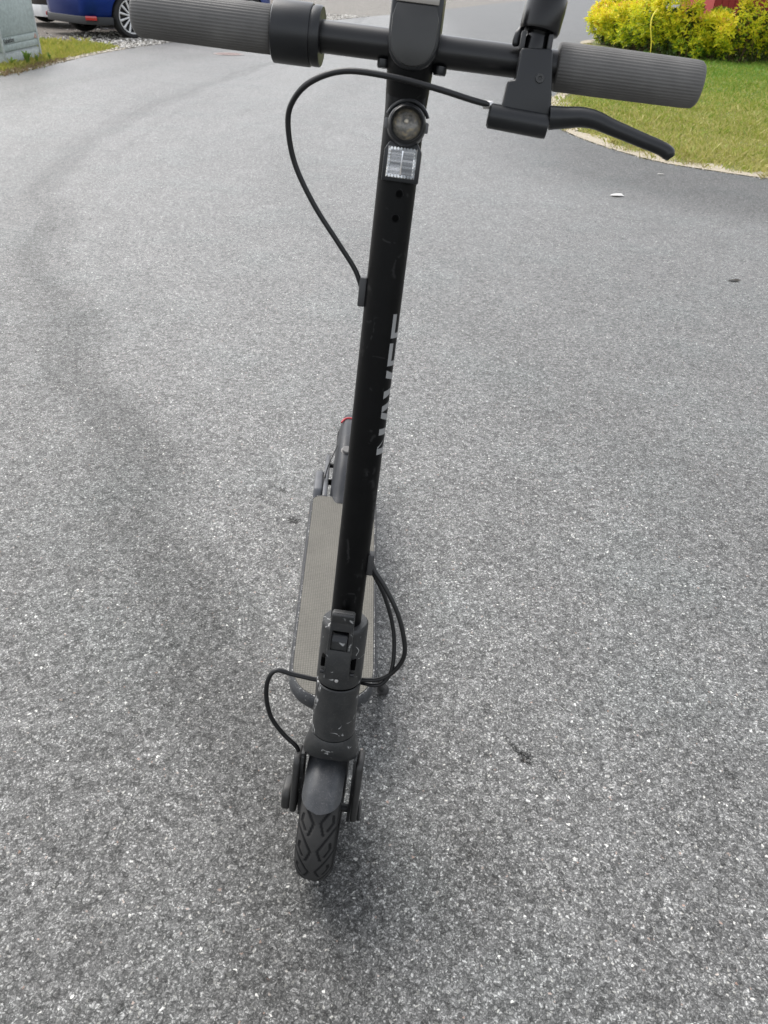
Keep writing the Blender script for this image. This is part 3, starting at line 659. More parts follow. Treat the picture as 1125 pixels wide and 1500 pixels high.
    # wheels
    for x in (-1.30, 1.30):
        for s in (-1, 1):
            wl = empty('wheel'); wl.parent = root; wl.location = (x, s*0.80, 0.325)
            ay = (0, s, 0); bm = bmesh.new(); b_lathe(bm, [(0.245, 0.085), (0.27, 0.10), (0.305, 0.095), (0.32, 0.07), (0.325, 0.0), (0.32, -0.07), (0.30, -0.095), (0.245, -0.09)], axis=ay, n=48); obj('tyre', bm, M_TYREC, wl)
            rm = bmesh.new(); b_lathe(rm, [(0.256, 0.088), (0.253, 0.099), (0.241, 0.097), (0.232, 0.07), (0.215, -0.08)], axis=ay, n=48)
            for q in range(13):
                a = 2*PI*q/13; c, s2 = math.cos(a), math.sin(a)
                b_tube(rm, [(c*0.03, s*0.088, s2*0.03), (c*0.12, s*0.080, s2*0.12), (c*0.240, s*0.088, s2*0.240)], [0.017, 0.015, 0.020], n=6)
            b_lathe(rm, [(0, 0.095), (0.03, 0.095), (0.045, 0.08), (0.05, 0.03)], axis=ay, n=20)
            obj('rim', rm, M_RIMC, wl)
            bm = bmesh.new(); b_lathe(bm, [(0, 0.02), (0.225, 0.02), (0.225, -0.05), (0, -0.05)], axis=ay, n=30); obj('brake_disc', bm, M_DARK, wl)
    return root
TH = math.atan2(0.746, 0.666)
rx, ry = -4.80, 15.53
cx = rx-(-1.30*math.cos(TH)+0.80*math.sin(TH)); cy = ry-(-1.30*math.sin(TH)-0.80*math.cos(TH))
make_car('blue_car', (cx, cy, 0), TH, glossy('blue_metallic', (0.004, 0.026, 0.175), 0.32, 0.75, 0.12), 'dark blue hatchback with silver multi spoke wheels parked on gravel', M_GREYT)
make_car('black_car', (-6.0, 19.0, 0), TH+PI, glossy('black_paint', (0.010, 0.010, 0.011), 0.2, 0.0, 1.0), 'black car with white bumper trim parked behind the blue hatchback', plain('white_trim', (0.72, 0.72, 0.71), 0.4))

# ================================================================== LITTER ON THE ROAD
bm = bmesh.new(); v_ = [bm.verts.new(q) for q in [(-0.045, -0.012, 0.004), (0.0, -0.03, 0.010), (0.05, -0.008, 0.005), (0.038, 0.026, 0.012), (-0.012, 0.032, 0.006)]]; bm.faces.new(v_)
bmesh.ops.triangulate(bm, faces=bm.faces); ext = bmesh.ops.solidify(bm, geom=bm.faces, thickness=0.001)
tag(obj('paper_scrap', bm, plain('paper', (0.52, 0.51, 0.49), 0.85), smooth=0, loc=(1.384, 5.207, 0)), 'larger white paper scrap lying on the road near the lawn', 'litter')
bm = bmesh.new(); v_ = [bm.verts.new(q) for q in [(-0.025, -0.008, 0.003), (0.02, -0.012, 0.006), (0.028, 0.010, 0.004), (-0.012, 0.014, 0.006)]]; bm.faces.new(v_); bmesh.ops.solidify(bm, geom=bm.faces, thickness=0.001)
tag(obj('paper_scrap', bm, plain('paper_dull', (0.62, 0.61, 0.58), 0.8), smooth=0, loc=(1.87, 5.96, 0)), 'tiny white scrap on the asphalt just below the lawn edge', 'litter')
bm = bmesh.new(); pts = [(-0.030, 0.0, 0.003), (-0.012, -0.012, 0.008), (0.012, -0.012, 0.004), (0.030, 0.0, 0.008), (0.012, 0.012, 0.009), (-0.012, 0.012, 0.004)]; v_ = [bm.verts.new(q) for q in pts]; bm.faces.new(v_); bmesh.ops.triangulate(bm, faces=bm.faces); bmesh.ops.solidify(bm, geom=bm.faces, thickness=0.001)
tag(obj('dead_leaf', bm, plain('dead_leaf', (0.03, 0.025, 0.02), 0.8), smooth=0, loc=(1.574, 3.569, 0)), 'small dark dead leaf lying on the asphalt at right', 'leaf')

# ================================================================== ELECTRIC SCOOTER
sc = empty('electric_scooter', (-0.0761, 0.668, 0.0))
sc.rotation_mode = 'QUATERNION'
sc.rotation_quaternion = (Matrix.Rotation(R(2.03), 4, 'Z') @ Matrix.Rotation(R(4.72), 4, 'Y')).to_quaternion()
tag(sc, 'black electric kick scooter leaning on its kickstand on the asphalt', 'electric scooter')
# steered front assembly: x right, y rearward, z up the steering axis
HA, STEER = R(10.035), R(-6.14)
AX = Vector((0, math.sin(HA), math.cos(HA))); BASE = Vector((0, -0.0212, 0.102))
RS = Matrix.Rotation(STEER, 3, AX)
FM = Matrix((RS @ Vector((1, 0, 0)), RS @ AX.cross(Vector((1, 0, 0))), RS @ AX)).transposed()
def FT(p): return BASE + FM @ Vector(p)
def front(name, bm, mat, parent=sc, smooth=40):
    if isinstance(bm, bmesh.types.BMesh): xf(bm, FT)
    else: bm.transform(Matrix.Translation(BASE) @ FM.to_4x4())
    return obj(name, bm, mat, parent, smooth)
M_BLK = paint('black_anodised', (0.0020, 0.0021, 0.0022), 0.42, dust=0.02, scratch=0.035, sscale=16, dustcol=(0.10, 0.095, 0.085), spec=0.13)
M_BAR = paint('black_bar', (0.0045, 0.0048, 0.0052), 0.33, spec=0.5)
M_DGR = paint('dark_grey_casting', (0.0165, 0.0175, 0.018), 0.48, dust=0.12, scratch=0.95, sscale=26)
M_PLA = paint('satin_plastic', (0.0062, 0.0071, 0.0083), 0.36, grain=1500)
M_HEAD = paint('head_cap', (0.026, 0.026, 0.0245), 0.34, grain=1500, bump=0.05)
M_FEND = paint('fender_plastic', (0.028, 0.0305, 0.034), 0.40, dust=0.32, dustcol=(0.20, 0.19, 0.18), grain=1200, sscale=40, scratch=0.08)
M_GRIP = paint('grip_rubber', (0.105, 0.101, 0.095), 0.62, grain=2200, bump=0.3)
M_COVER = paint('cover_plastic', (0.024, 0.0235, 0.022), 0.5, dust=0.3, dustcol=(0.09, 0.085, 0.08), grain=900)
M_CAB2 = plain('cable_sheath', (0.0045, 0.0045, 0.005), 0.42)
M_GLOSSB = glossy('gloss_black', (0.003, 0.003, 0.0034), 0.24, 0, 0.0); M_GLOSSB.node_tree.nodes['Principled BSDF'].inputs['Specular IOR Level'].default_value = 0.4
M_SILV = plain('silver_metal', (0.62, 0.61, 0.60), 0.3, 0.9)
M_TRIM = plain('grey_plastic', (0.035, 0.035, 0.035), 0.5)
M_HOLE = plain('recess_black', (0.0015, 0.0015, 0.0015), 0.8, Specular_IOR_Level=0.05)

# stem ------------------------------------------------------------------
bm = bmesh.new(); b_lathe(bm, [(0.0, 0.30), (0.0193, 0.30), (0.0193, 0.925), (0.0193, 0.955), (0, 0.955)], n=64)
stem = front('stem', bm, M_BLK)
# neck flaring up to the head
rings = []
for z, a, b, yo in ((0.905, 0.0190, 0.0190, 0.0), (0.918, 0.0196, 0.0196, 0.0), (0.934, 0.0205, 0.0212, -0.002), (0.950, 0.0215, 0.0235, -0.004), (0.962, 0.0215, 0.024, -0.005)):
    rings.append([(a*math.cos(2*PI*k/40), yo+b*math.sin(2*PI*k/40), z) for k in range(40)])
front('stem_neck', loft(rings), M_BLK)
# head: capsule block in front of the bar
def capsule(hw, zb, zt, x0=0.0015, n=14):
    P = [(x0+hw*math.cos(PI+PI*k/n), zb+hw*1.02+hw*1.02*math.sin(PI+PI*k/n)) for k in range(n+1)]
    P += [(x0+hw, zt-0.010), (x0+hw*0.86, zt), (x0-hw*0.86, zt), (x0-hw, zt-0.010)]
    return P
head = front('display_head', prism(capsule(0.0228, 0.9445, 1.022), -0.0300, 0.024, 'y', 0.003, 3), M_PLA)
front('front_cap', prism(capsule(0.0203, 0.9475, 0.9945), -0.0335, -0.0302, 'y', 0.0012, 2), M_HEAD, head)
bm = prism([(-0.0175, 0.9955), (0.0205, 0.9955), (0.0205, 1.014), (-0.0175, 1.014)], -0.0325, -0.0302, 'y', 0.001)
front('display_window', bm, glossy('display_sky_sheen', (0.30, 0.28, 0.25), 0.15, 0, 1.0), head)  # beige base colour paints the sky's reflection onto the dark display
for x in (-0.0245, 0.0275):
    bm = bmesh.new(); b_lathe(bm, [(0, 0), (0.0055, 0), (0.0062, 0.002), (0.0062, 0.007), (0, 0.007)], c=(x, -0.004, 0.9462), n=20); front('clamp_bolt', bm, M_PLA, head)
# handlebar ---------------------------------------------------------------
BZ = 0.9655
bm = bmesh.new(); b_lathe(bm, [(0, -0.255), (0.0134, -0.255), (0.0134, 0.255), (0, 0.255)], c=(0, 0, BZ), axis=(1, 0, 0), n=48)
bar = front('handlebar', bm, M_BAR)
def ribbed(a, k, t): return 1.0-(0.026 if k % 4 in (0,) else (0.010 if k % 4 in (1, 3) else 0.0))
for s in (-1, 1):
    bm = bmesh.new(); x0, x1 = (0.1315, 0.2635) if s > 0 else (0.1285, 0.2588)
    L = x1-x0
    b_lathe(bm, [(0.0138, 0), (0.0192, 0.0005), (0.0200, 0.002), (0.0201, L*0.3), (0.0199, L*0.7), (0.0196, L-0.008), (0.0190, L-0.003), (0.0172, L-0.0005), (0.010, L), (0, L)],
            c=(s*x0, 0, BZ), axis=(s, 0, 0), n=176, mod=lambda a, k, t: ribbed(a, k, t) if 0.0015 < t < L-0.001 else 0.975)
    front('grip', bm, M_GRIP, smooth=0 if False else 60)
bm = bmesh.new(); b_lathe(bm, [(0.0136, -0.1283), (0.0243, -0.1283), (0.0256, -0.1272), (0.0256, -0.0945), (0.0250, -0.0932), (0.0236, -0.0930), (0.0236, -0.0912), (0.0246, -0.0910), (0.0246, -0.0852), (0.0236, -0.0840), (0.0136, -0.0840)], c=(0, 0, BZ-0.0005), axis=(1, 0, 0), n=64)
thr = front('throttle_housing', bm, M_PLA)
# brake lever assembly ------------------------------------------------------
bm = bmesh.new(); b_lathe(bm, [(0.0137, 0.0965), (0.0172, 0.0965), (0.0178, 0.0972), (0.0178, 0.1232), (0.0172, 0.1240), (0.0137, 0.1240)], c=(0, 0, BZ), axis=(1, 0, 0), n=48)
clampb = front('brake_bracket', bm, M_PLA)
plate = prism([(0.0962, 0.9730), (0.1236, 0.9750), (0.1290, 0.9450), (0.1318, 0.9290), (0.1320, 0.9160), (0.0850, 0.9165), (0.0880, 0.9300), (0.0893, 0.9470), (0.0958, 0.9480)], -0.0325, -0.0135, 'y', 0.0022, 3)
front('bracket_plate', plate, M_PLA, clampb)
bm = bmesh.new(); b_lathe(bm, [(0, 0.0768), (0.0085, 0.0768), (0.0105, 0.0785), (0.0108, 0.1290), (0.0103, 0.1315), (0, 0.1315)], c=(0, -0.0275, 0.9218), axis=(1, 0, -0.05), n=36)
front('lever_barrel', bm, M_PLA, clampb)
bm = bmesh.new(); b_lathe(bm, [(0, 0.0005), (0.0016, 0.0005), (0.0018, 0.0016), (0.0036, 0.0016), (0.0040, 0.0), (0.0040, -0.004)], c=(0.1168, -0.0328, 0.9515), axis=(0, -1, 0), n=24)
front('screw', bm, M_TRIM, clampb)
pts = spline([(0.1318, -0.0285, 0.9222), (0.146, -0.029, 0.9240), (0.160, -0.031, 0.9258), (0.1725, -0.034, 0.9248), (0.185, -0.037, 0.9212), (0.200, -0.041, 0.9172), (0.216, -0.044, 0.9130), (0.230, -0.046, 0.9095), (0.238, -0.0465, 0.9065), (0.2425, -0.0465, 0.9025)], 6)
def lr(i):
    t = i/(len(pts)-1); xs = [0, .12, .3, .45, .6, .8, .93, 1.0]; ys = [.0100, .0090, .0078, .0068, .0062, .0058, .0060, .0040]
    return float(np.interp(t, xs, ys))
bm = bmesh.new(); b_tube(bm, pts, [lr(i) for i in range(len(pts))], n=20, flat=1.0); front('brake_lever', bm, M_PLA, smooth=60)
bm = bmesh.new(); b_lathe(bm, [(0, -0.0035), (0.0033, -0.0035), (0.0036, -0.003), (0.0036, 0.0045), (0, 0.0045)], c=(0.0745, -0.0285, 0.9262), axis=(1, 0.12, 0.05), n=20); front('cable_ferrule', bm, M_SILV, clampb)
# bell -----------------------------------------------------------------------
bell_ax = Vector((0.10, 0.10, 1.0)).normalized()
bm = bmesh.new(); b_lathe(bm, [(0, -0.009), (0.0060, -0.0075), (0.0092, -0.004), (0.0104, 0.001), (0.0104, 0.008), (0.0098, 0.013), (0.0110, 0.0145), (0.0168, 0.0155), (0.0177, 0.018), (0.0180, 0.034), (0.0176, 0.042), (0.0155, 0.0475), (0.010, 0.0515), (0.004, 0.0525), (0, 0.0522)], c=(0.1085, -0.020, 0.9720), axis=bell_ax, n=48)
bell = front('bell', bm, M_GLOSSB)
bm = bmesh.new(); b_lathe(bm, [(0.0150, 0.101), (0.0200, 0.101), (0.0204, 0.102), (0.0204, 0.1165), (0.0200, 0.1175), (0.0150, 0.1175)], c=(0, 0, BZ), axis=(1, 0, 0), n=40); front('bell_clamp', bm, M_PLA, bell)
bm = bmesh.new(); b_tube(bm, spline([(0.0975, -0.012, 0.995), (0.0935, -0.016, 0.987), (0.0918, -0.017, 0.980), (0.0922, -0.017, 0.975)], 5), [0.0028]*6+[0.0036]*8+[0.0032, 0.002], n=12); front('striker', bm, M_PLA, bell)
for x in (0.0968, 0.1205): front('clamp_prong', box((x-0.0022, -0.0300, 0.9715), (x+0.0022, -0.0180, 0.9860), 0.0012), M_TRIM, bell)
def bowl_mat():
    k = NM('lamp_bowl'); p = k.pos(); k.set(Base_Color=k.ramp(k.noise(p, 170, 3, 0.6), [(0.32, (0.05, 0.048, 0.042)), (0.52, (0.15, 0.14, 0.12)), (0.66, (0.30, 0.24, 0.14)), (0.8, (0.42, 0.40, 0.36))]), Roughness=0.45, Coat_Weight=0.6); return k.m
# headlight, reflector, screws -------------------------------------------------
bm = bmesh.new(); ar = []
for z in (0.8535, 0.8545, 0.934, 0.936):
    rr = 0.0206 if 0.854 < z < 0.935 else 0.0196
    ar.append([(rr*math.sin(R(-62+124*k/20)), -rr*math.cos(R(-62+124*k/20)), z) for k in range(21)])
V = [p for r in ar for p in r]; front('lamp_panel', raw('lamp_panel', V, grid_faces(4, 21)), M_BLK, stem)
LC = Vector((0.0042, -0.0242, 0.9012)); la = Vector((0.06, -1, 0.10)).normalized()
bm = bmesh.new(); b_lathe(bm, [(0.0182, -0.009), (0.0178, 0.004), (0.0168, 0.0085), (0.0150, 0.0100), (0.0136, 0.0085), (0.0128, 0.0055), (0.0126, 0.0)], c=LC, axis=la, n=48)
hl = front('headlight', bm, M_PLA)
bm = bmesh.new(); b_lathe(bm, [(0.0127, 0.0045), (0.0112, 0.0020), (0.0085, -0.0004), (0.0055, -0.0018), (0.0030, -0.0024), (0, -0.0024)], c=LC, axis=la, n=40)
front('reflector_bowl', bm, bowl_mat(), hl)
bm = bmesh.new(); b_lathe(bm, [(0, 0.0010), (0.0016, 0.0006), (0.0022, -0.0010), (0.0022, -0.0045)], c=LC+Vector((-0.0006, 0, 0.0035)), axis=la, n=20); front('bulb', bm, plain('lamp_amber', (0.55, 0.50, 0.40), 0.25), hl)
bm = bmesh.new(); b_lathe(bm, [(0.0130, 0.0050), (0.0112, 0.0072), (0.0075, 0.0093), (0.0035, 0.0102), (0, 0.0104)], c=LC, axis=la, n=40)
k = NM('lamp_lens'); k.set(Base_Color=(0.92, 0.90, 0.85), Roughness=0.06, Transmission_Weight=1.0, IOR=1.03, Coat_Weight=1.0, Coat_Roughness=0.03); front('lens', bm, k.m, hl)
for x in (-0.0142, 0.0222):
    front('side_tab', box((x-0.0022, -0.0275, 0.8965), (x+0.0022, -0.0195, 0.9055), 0.001), plain('tab_grey', (0.10, 0.10, 0.10), 0.45), hl)
bm = bmesh.new(); b_tube(bm, [(0.0042+0.0196*math.cos(R(a)), -0.0235+0.004*math.sin(R(a)), 0.9025+0.0196*math.sin(R(a))) for a in range(20, 161, 7)], 0.0017, n=8); front('lamp_hood', bm, M_PLA, hl)
FRP = [(-0.0140, 0.8525), (0.0212, 0.8525), (0.0212, 0.8800), (0.0165, 0.8872), (-0.0095, 0.8872), (-0.0140, 0.8800)]
rf = front('front_reflector', prism(FRP, -0.0232, -0.012, 'y', 0.0012, 2), M_PLA)
# prism plate: raised rim dots and slanted ridges
k = NM('reflector_glass'); g = k.n('NewGeometry'); k.set(Base_Color=k.ramp(g.outputs['Random Per Island'], [(0, (0.32, 0.33, 0.34)), (0.6, (0.62, 0.63, 0.64)), (1, (0.9, 0.9, 0.9))]), Roughness=0.10, Metallic=0.75, Coat_Weight=1.0)
M_REFL = k.m
V = []; Fc = []; X0, X1, Z0, Z1 = -0.0102, 0.0172, 0.8562, 0.8828
def pyr(x0, x1, z0, z1, h, sx=0.5, sz=0.5):
    b = len(V); yb = -0.0236; V.extend([(x0, yb, z0), (x1, yb, z0), (x1, yb, z1), (x0, yb, z1), (x0+(x1-x0)*sx, yb-h, z0+(z1-z0)*sz)])
    Fc.extend([(b, b+1, b+4), (b+1, b+2, b+4), (b+2, b+3, b+4), (b+3, b, b+4)])
n = 9; dx = (X1-X0)/n; dz = (Z1-Z0)/n
for i in range(n):
    for j in range(n):
        e = i in (0, n-1) or j in (0, n-1)
        if e: pyr(X0+i*dx, X0+(i+1)*dx, Z0+j*dz, Z0+(j+1)*dz, 0.0014, 0.5, 0.5)
mid = (X0+X1)/2
for s in (-1, 1):
    m_ = 18
    for j in range(m_):
        z0 = Z0+dz+(Z1-Z0-2*dz)*j/m_; z1 = Z0+dz+(Z1-Z0-2*dz)*(j+1)/m_
        xa = mid+s*0.0008; xb = mid+s*((X1-X0)/2-dz*1.02); b = len(V); yb = -0.0236; hh = 0.0006
        if xa > xb: xa, xb = xb, xa
        V.extend([(xa, yb, z0), (xb, yb, z0), (xb, yb-hh, (z0*0.3+z1*0.7)), (xa, yb-hh, (z0*0.3+z1*0.7)), (xb, yb, z1), (xa, yb, z1)]); Fc.extend([(b, b+1, b+2, b+3), (b+3, b+2, b+4, b+5)])
pyr(mid-0.0008, mid+0.0008, Z0+dz, Z1-dz, 0.0010)
front('prism_plate', raw('prism_plate', V, Fc), M_REFL, rf, smooth=0)
for z, x in ((0.8423, 0.0045), (0.8199, 0.0036)):
    bm = bmesh.new(); b_lathe(bm, [(0.0040, -0.002), (0.0040, 0.0004), (0.0034, 0.0007), (0.0024, 0.0004), (0.0021, -0.002), (0, -0.0025)], c=(x, -0.0190, z), axis=(0, -1, 0), n=24); o = front('stem_screw', bm, M_BLK, stem)
    bm = bmesh.new(); b_lathe(bm, [(0, 0.0010), (0.0030, 0.0010), (0.0030, 0.0004)], c=(x, -0.0190, z), axis=(0, -1, 0), n=24); front('hex_recess', bm, M_HOLE, o)
# cable clips
front('cable_clip', box((-0.0262, -0.006, 0.7290), (-0.0185, 0.006, 0.7585), 0.0015), M_TRIM, stem)
front('cable_clip', box((0.0182, -0.006, 0.4120), (0.0258, 0.008, 0.4400), 0.0015), M_TRIM, stem)
# lettering wrapped round the tube: tops of the letters face forwards
M_LOGO = plain('silver_print', (0.26, 0.26, 0.255), 0.5)
def letter(quads, z0, wd, r=0.01945, phi0=R(43), H=0.030):
    V = []; Fc = []
    for q in quads:
        b = len(V); m = 10
        for i in range(m+1):
            t = i/m
            for (pa, pb) in ((q[0], q[3]), (q[1], q[2])):
                u = pa[0]+(pb[0]-pa[0])*t; v = pa[1]+(pb[1]-pa[1])*t
                ph = phi0+(1-v)*H/r; V.append((r*math.sin(ph), -r*math.cos(ph), z0+u*wd))
        for i in range(m): Fc.append((b+2*i, b+2*i+1, b+2*i+3, b+2*i+2))
    return raw('logo_letter', V, Fc)
t = 0.19
def rq(x0, x1, y0, y1): return [(x0, y0), (x1, y0), (x1, y1), (x0, y1)]
Ecol = [rq(0, 1, 0.82, 1), rq(0, 1, 0.41, 0.59), rq(0, 1, 0, 0.18), rq(0, 0.22, 0.18, 0.41), rq(0, 0.22, 0.59, 0.82)]
Ncol = [rq(0, 0.24, 0, 1), rq(0.76, 1, 0, 1), [(0.24, 1.0), (0.24, 0.60), (0.76, 0.0), (0.76, 0.40)]]
Ncol = Ncol[:2]+[[(0.24, 0.657), (0.24, 1), (0.76, 0.343), (0.70, 0)], [(0.24, 1), (0.30, 1), (0.76, 0.343), (0.76, 0.343)], [(0.70, 0), (0.76, 0), (0.76, 0.343), (0.76, 0.343)]]
Vcol = [[(0.36, 0), (0.50, 0), (0.26, 1), (0.0, 1)], [(0.50, 0), (0.64, 0), (1.0, 1), (0.74, 1)]]
Acol = [[(0, 0), (0.24, 0), (0.50, 1), (0.30, 1)], [(0.76, 0), (1, 0), (0.70, 1), (0.50, 1)], [(0.30, 0.20), (0.70, 0.20), (0.66, 0.36), (0.34, 0.36)]]
for nm_, q, z0, wd in (('N', Ncol, 0.5715, 0.0305), ('A', Acol, 0.6045, 0.0340), ('V', Vcol, 0.6365, 0.0318), ('E', Ecol, 0.6728, 0.0243), ('E', Ecol, 0.7025, 0.0250)):
    front('logo_letter', letter(q, z0, wd), M_LOGO, stem, smooth=0)
# folding collar, latch -----------------------------------------------------
bm = bmesh.new(); b_lathe(bm, [(0.0194, 0.3420), (0.0268, 0.3420), (0.0290, 0.3395), (0.0292, 0.336), (0.0294, 0.262), (0.0296, 0.2560), (0.0285, 0.2535), (0.018, 0.2535)], n=72)
col = front('folding_collar', bm, M_DGR)
bm = bmesh.new(); b_lathe(bm, [(0.026, 0.2500), (0.0272, 0.2500), (0.0272, 0.2545), (0.026, 0.2545)], n=60); front('gap_ring', bm, M_HOLE, col)
lt = prism(rrect(-0.0165, 0.0140, 0.2745, 0.3720, [0.003, 0.003, 0.002, 0.002], 3), -0.0385, -0.0275, 'y', 0.0012, 2)
# window in the latch for the button: built as a frame of four bars round an opening
lat = front('folding_latch', prism(rrect(-0.0172, 0.0140, 0.2755, 0.3190, 0.001, 2), -0.0375, -0.0255, 'y', 0.0013, 2), M_DGR)
front('latch_frame', prism([(-0.0168, 0.3192), (-0.0128, 0.3192), (-0.0122, 0.3480), (0.0082, 0.3480), (0.0082, 0.3192), (0.0134, 0.3192), (0.0128, 0.3725), (0.0108, 0.3745), (-0.0130, 0.3745), (-0.0150, 0.3725)], -0.0385, -0.0300, 'y', 0.0011, 2), M_DGR, lat)
front('latch_lip', prism([(-0.0385, 0.3600), (-0.0425, 0.3725), (-0.0410, 0.3750), (-0.0385, 0.3735)], -0.0145, 0.0123, 'x', 0.0007) , M_DGR, lat)
front('latch_button', prism(rrect(-0.0122, 0.0076, 0.3196, 0.3400, 0.0008, 2), -0.0362, -0.0290, 'y', 0.0009, 2), M_DGR, lat)
front('button_ridge', prism([(-0.0395, 0.3330), (-0.0350, 0.3410), (-0.0300, 0.3420), (-0.0300, 0.3330), (-0.0360, 0.3310)], -0.0118, 0.0072, 'x', 0.0007), M_PLA, lat)
front('latch_well', box((-0.0124, -0.0302, 0.3195), (0.0080, -0.0250, 0.3478)), M_HOLE, lat, smooth=0)
for s, x in ((-1, -0.0205), (1, 0.0175)):
    front('hinge_recess', box((x-0.0030, -0.0280, 0.2860), (x+0.0030, -0.0180, 0.3000), 0.001), M_HOLE, lat)
    bm = bmesh.new(); b_lathe(bm, [(0, -0.002), (0.0028, -0.002), (0.0028, 0.0032), (0, 0.0032)], c=(x-s*0.0005, -0.0292, 0.2800), axis=(s, 0, 0), n=16); front('hinge_pin', bm, M_PLA, lat)
bm = bmesh.new(); b_lathe(bm, [(0, 0.0018), (0.0022, 0.0015), (0.0026, 0), (0.0026, -0.003)], c=(-0.0010, -0.0292, 0.2680), axis=(0, -1, 0.15), n=16); front('latch_screw', bm, M_SILV, lat)
# head tube, fork crown, legs ----------------------------------------------
bm = bmesh.new(); b_lathe(bm, [(0.020, 0.2502), (0.0280, 0.2502), (0.0291, 0.2490), (0.0288, 0.215), (0.0290, 0.175), (0.0292, 0.168), (0.0280, 0.1665), (0.02, 0.1665)], n=72); front('head_tube', bm, M_DGR)
def sup(a, b, yo, z, e, n=48): return [(a*abs(math.cos(2*PI*k/n))**e*(1 if math.cos(2*PI*k/n) >= 0 else -1), yo+b*abs(math.sin(2*PI*k/n))**e*(1 if math.sin(2*PI*k/n) >= 0 else -1), z) for k in range(n)]
fork = front('fork_crown', loft([sup(0.0292, 0.0292, 0, 0.1662, 1.0), sup(0.0305, 0.0305, 0, 0.1630, 1.0), sup(0.0325, 0.0315, 0, 0.1540, 0.9), sup(0.0350, 0.0300, 0.001, 0.1450, 0.80), sup(0.0372, 0.0260, 0.002, 0.1350, 0.74), sup(0.0378, 0.0235, 0.002, 0.1300, 0.70), sup(0.0370, 0.0225, 0.002, 0.1285, 0.70)]), M_DGR)
for s in (-1, 1):
    leg = front('fork_leg', loft([[(s*xx, yy, z) for xx, yy in ((xo, yc-hw), (xo, yc+hw), (xo+0.0042, yc+hw), (xo+0.0042, yc-hw))] for z, xo, yc, hw in ((0.1300, 0.0336, 0.002, 0.0195), (0.100, 0.0344, 0.006, 0.0165), (0.05, 0.0344, 0.013, 0.014), (0.0, 0.0340, 0.020, 0.014), (-0.012, 0.0340, 0.0210, 0.011))]), M_DGR)
    cv = prism(rrect(-0.0165, 0.0200, 0.012 if s < 0 else 0.010, 0.118 if s < 0 else 0.124, 0.012, 5), min(s*0.0388, s*0.0484), max(s*0.0388, s*0.0484), 'x', 0.0035, 3)
    front('leg_cover', cv, M_COVER, leg)
    if s < 0: front('axle_cover', prism(rrect(-0.008, 0.034, 0.006, 0.048, 0.014, 5), -0.0618, -0.0486, 'x', 0.004, 3), M_COVER, leg)
    else: front('axle_cover', prism(rrect(0.004, 0.034, -0.010, 0.020, 0.014, 5), 0.0486, 0.0535, 'x', 0.003, 2), M_COVER, leg)
# front wheel ----------------------------------------------------------------
WC = Vector((-0.0022, 0.0207, 0.0037)); TR, TW = 0.102, 0.0275
def seg_d(px, py, a, b):
    ax_, ay = a; bx, by = b; dx_, dy_ = bx-ax_, by-ay; t_ = np.clip(((px-ax_)*dx_+(py-ay)*dy_)/(dx_*dx_+dy_*dy_), 0, 1)
    return np.hypot(px-ax_-t_*dx_, py-ay-t_*dy_)
def tyre_mesh(name):
    nu, nv = 720, 84; per = 2*PI*TR/16
    prof = []
    for j in range(nv):          # from the left bead across the tread to the right bead
        v = -1+2*j/(nv-1); a = v*R(128)
        x = TW*math.copysign(abs(math.sin(a))**0.86, math.sin(a)) if abs(a) < PI/2 else TW*(0.62+0.38*abs(math.sin(a))**0.8)*(1 if v > 0 else -1)
        r = TR-0.0245+0.0245*math.copysign(abs(math.cos(a))**0.90, math.cos(a))
        prof.append((x, r, a*0.024))          # arc position across, metres (approx.)
    prof = np.array(prof); U = np.arange(nu)/nu*2*PI*TR; uu, vv = np.meshgrid(U, prof[:, 2], indexing='ij')
    s = np.repeat((np.where(np.abs(vv)/0.024 < PI/2, np.abs(prof[None, :, 0])/TW, 1+np.abs(vv)*20))[:1], nu, 0) if False else np.where(np.abs(vv)/0.024 < PI/2, np.abs(prof[None, :, 0])/TW+0*uu, 3.0); um = (uu+np.where(vv > 0, per*0.06, 0)) % per/per
    d = np.full(uu.shape, 9.0)
    sc_u = per; sc_v = 0.0275
    for sh in (-1, 0, 1):
        for a, b in (((-0.25+sh, 0.97), (0.22+sh, 0.52)), ((0.22+sh, 0.52), (0.62+sh, 0.17)), ((0.62+sh, 0.17), (1.02+sh, 0.36)), ((0.36+sh, 0.74), (0.60+sh, 0.78)), ((0.60+sh, 0.78), (0.86+sh, 0.55))):
            wdt_ = seg_d(um*sc_u, s*sc_v, (a[0]*sc_u, a[1]*sc_v), (b[0]*sc_u, b[1]*sc_v)); d = np.minimum(d, wdt_)
    g = np.clip((0.0021-d)/0.0007, 0, 1)
    rr = prof[None, :, 1]-0.0017*g; xx = np.repeat(prof[None, :, 0], nu, 0)*(1-0.02*g); th = np.arange(nu)[:, None]/nu*2*PI
    V = np.stack([xx, rr*np.cos(th), rr*np.sin(th)], 2).reshape(-1, 3)
    i, j = np.meshgrid(np.arange(nu), np.arange(nv-1), indexing='ij'); i2 = (i+1) % nu
    me = fast_mesh(name, V, np.stack([i*nv+j, i*nv+j+1, i2*nv+j+1, i2*nv+j], 2).reshape(-1, 4))
    at = me.attributes.new('groove', 'FLOAT', 'POINT')
    side = np.clip((np.abs(vv)/0.024-R(58))/R(14), 0, 1)
    at.data.foreach_set('value', np.maximum(g, side).ravel().astype(np.float32)); return me
k = NM('scooter_tyre'); p = k.pos(); gv = k.n('Attribute', attribute_name='groove').outputs['Fac']
dst = k.mix(k.noise(p, 60, 4), (0.027, 0.0262, 0.0252), (0.043, 0.0418, 0.040)); k.set(Base_Color=k.mix(gv, dst, (0.006, 0.006, 0.006)), Roughness=0.8, Specular_IOR_Level=0.3); k.bump(k.noise(p, 700, 3), 0.3, 0.0004)
M_TYR = k.m
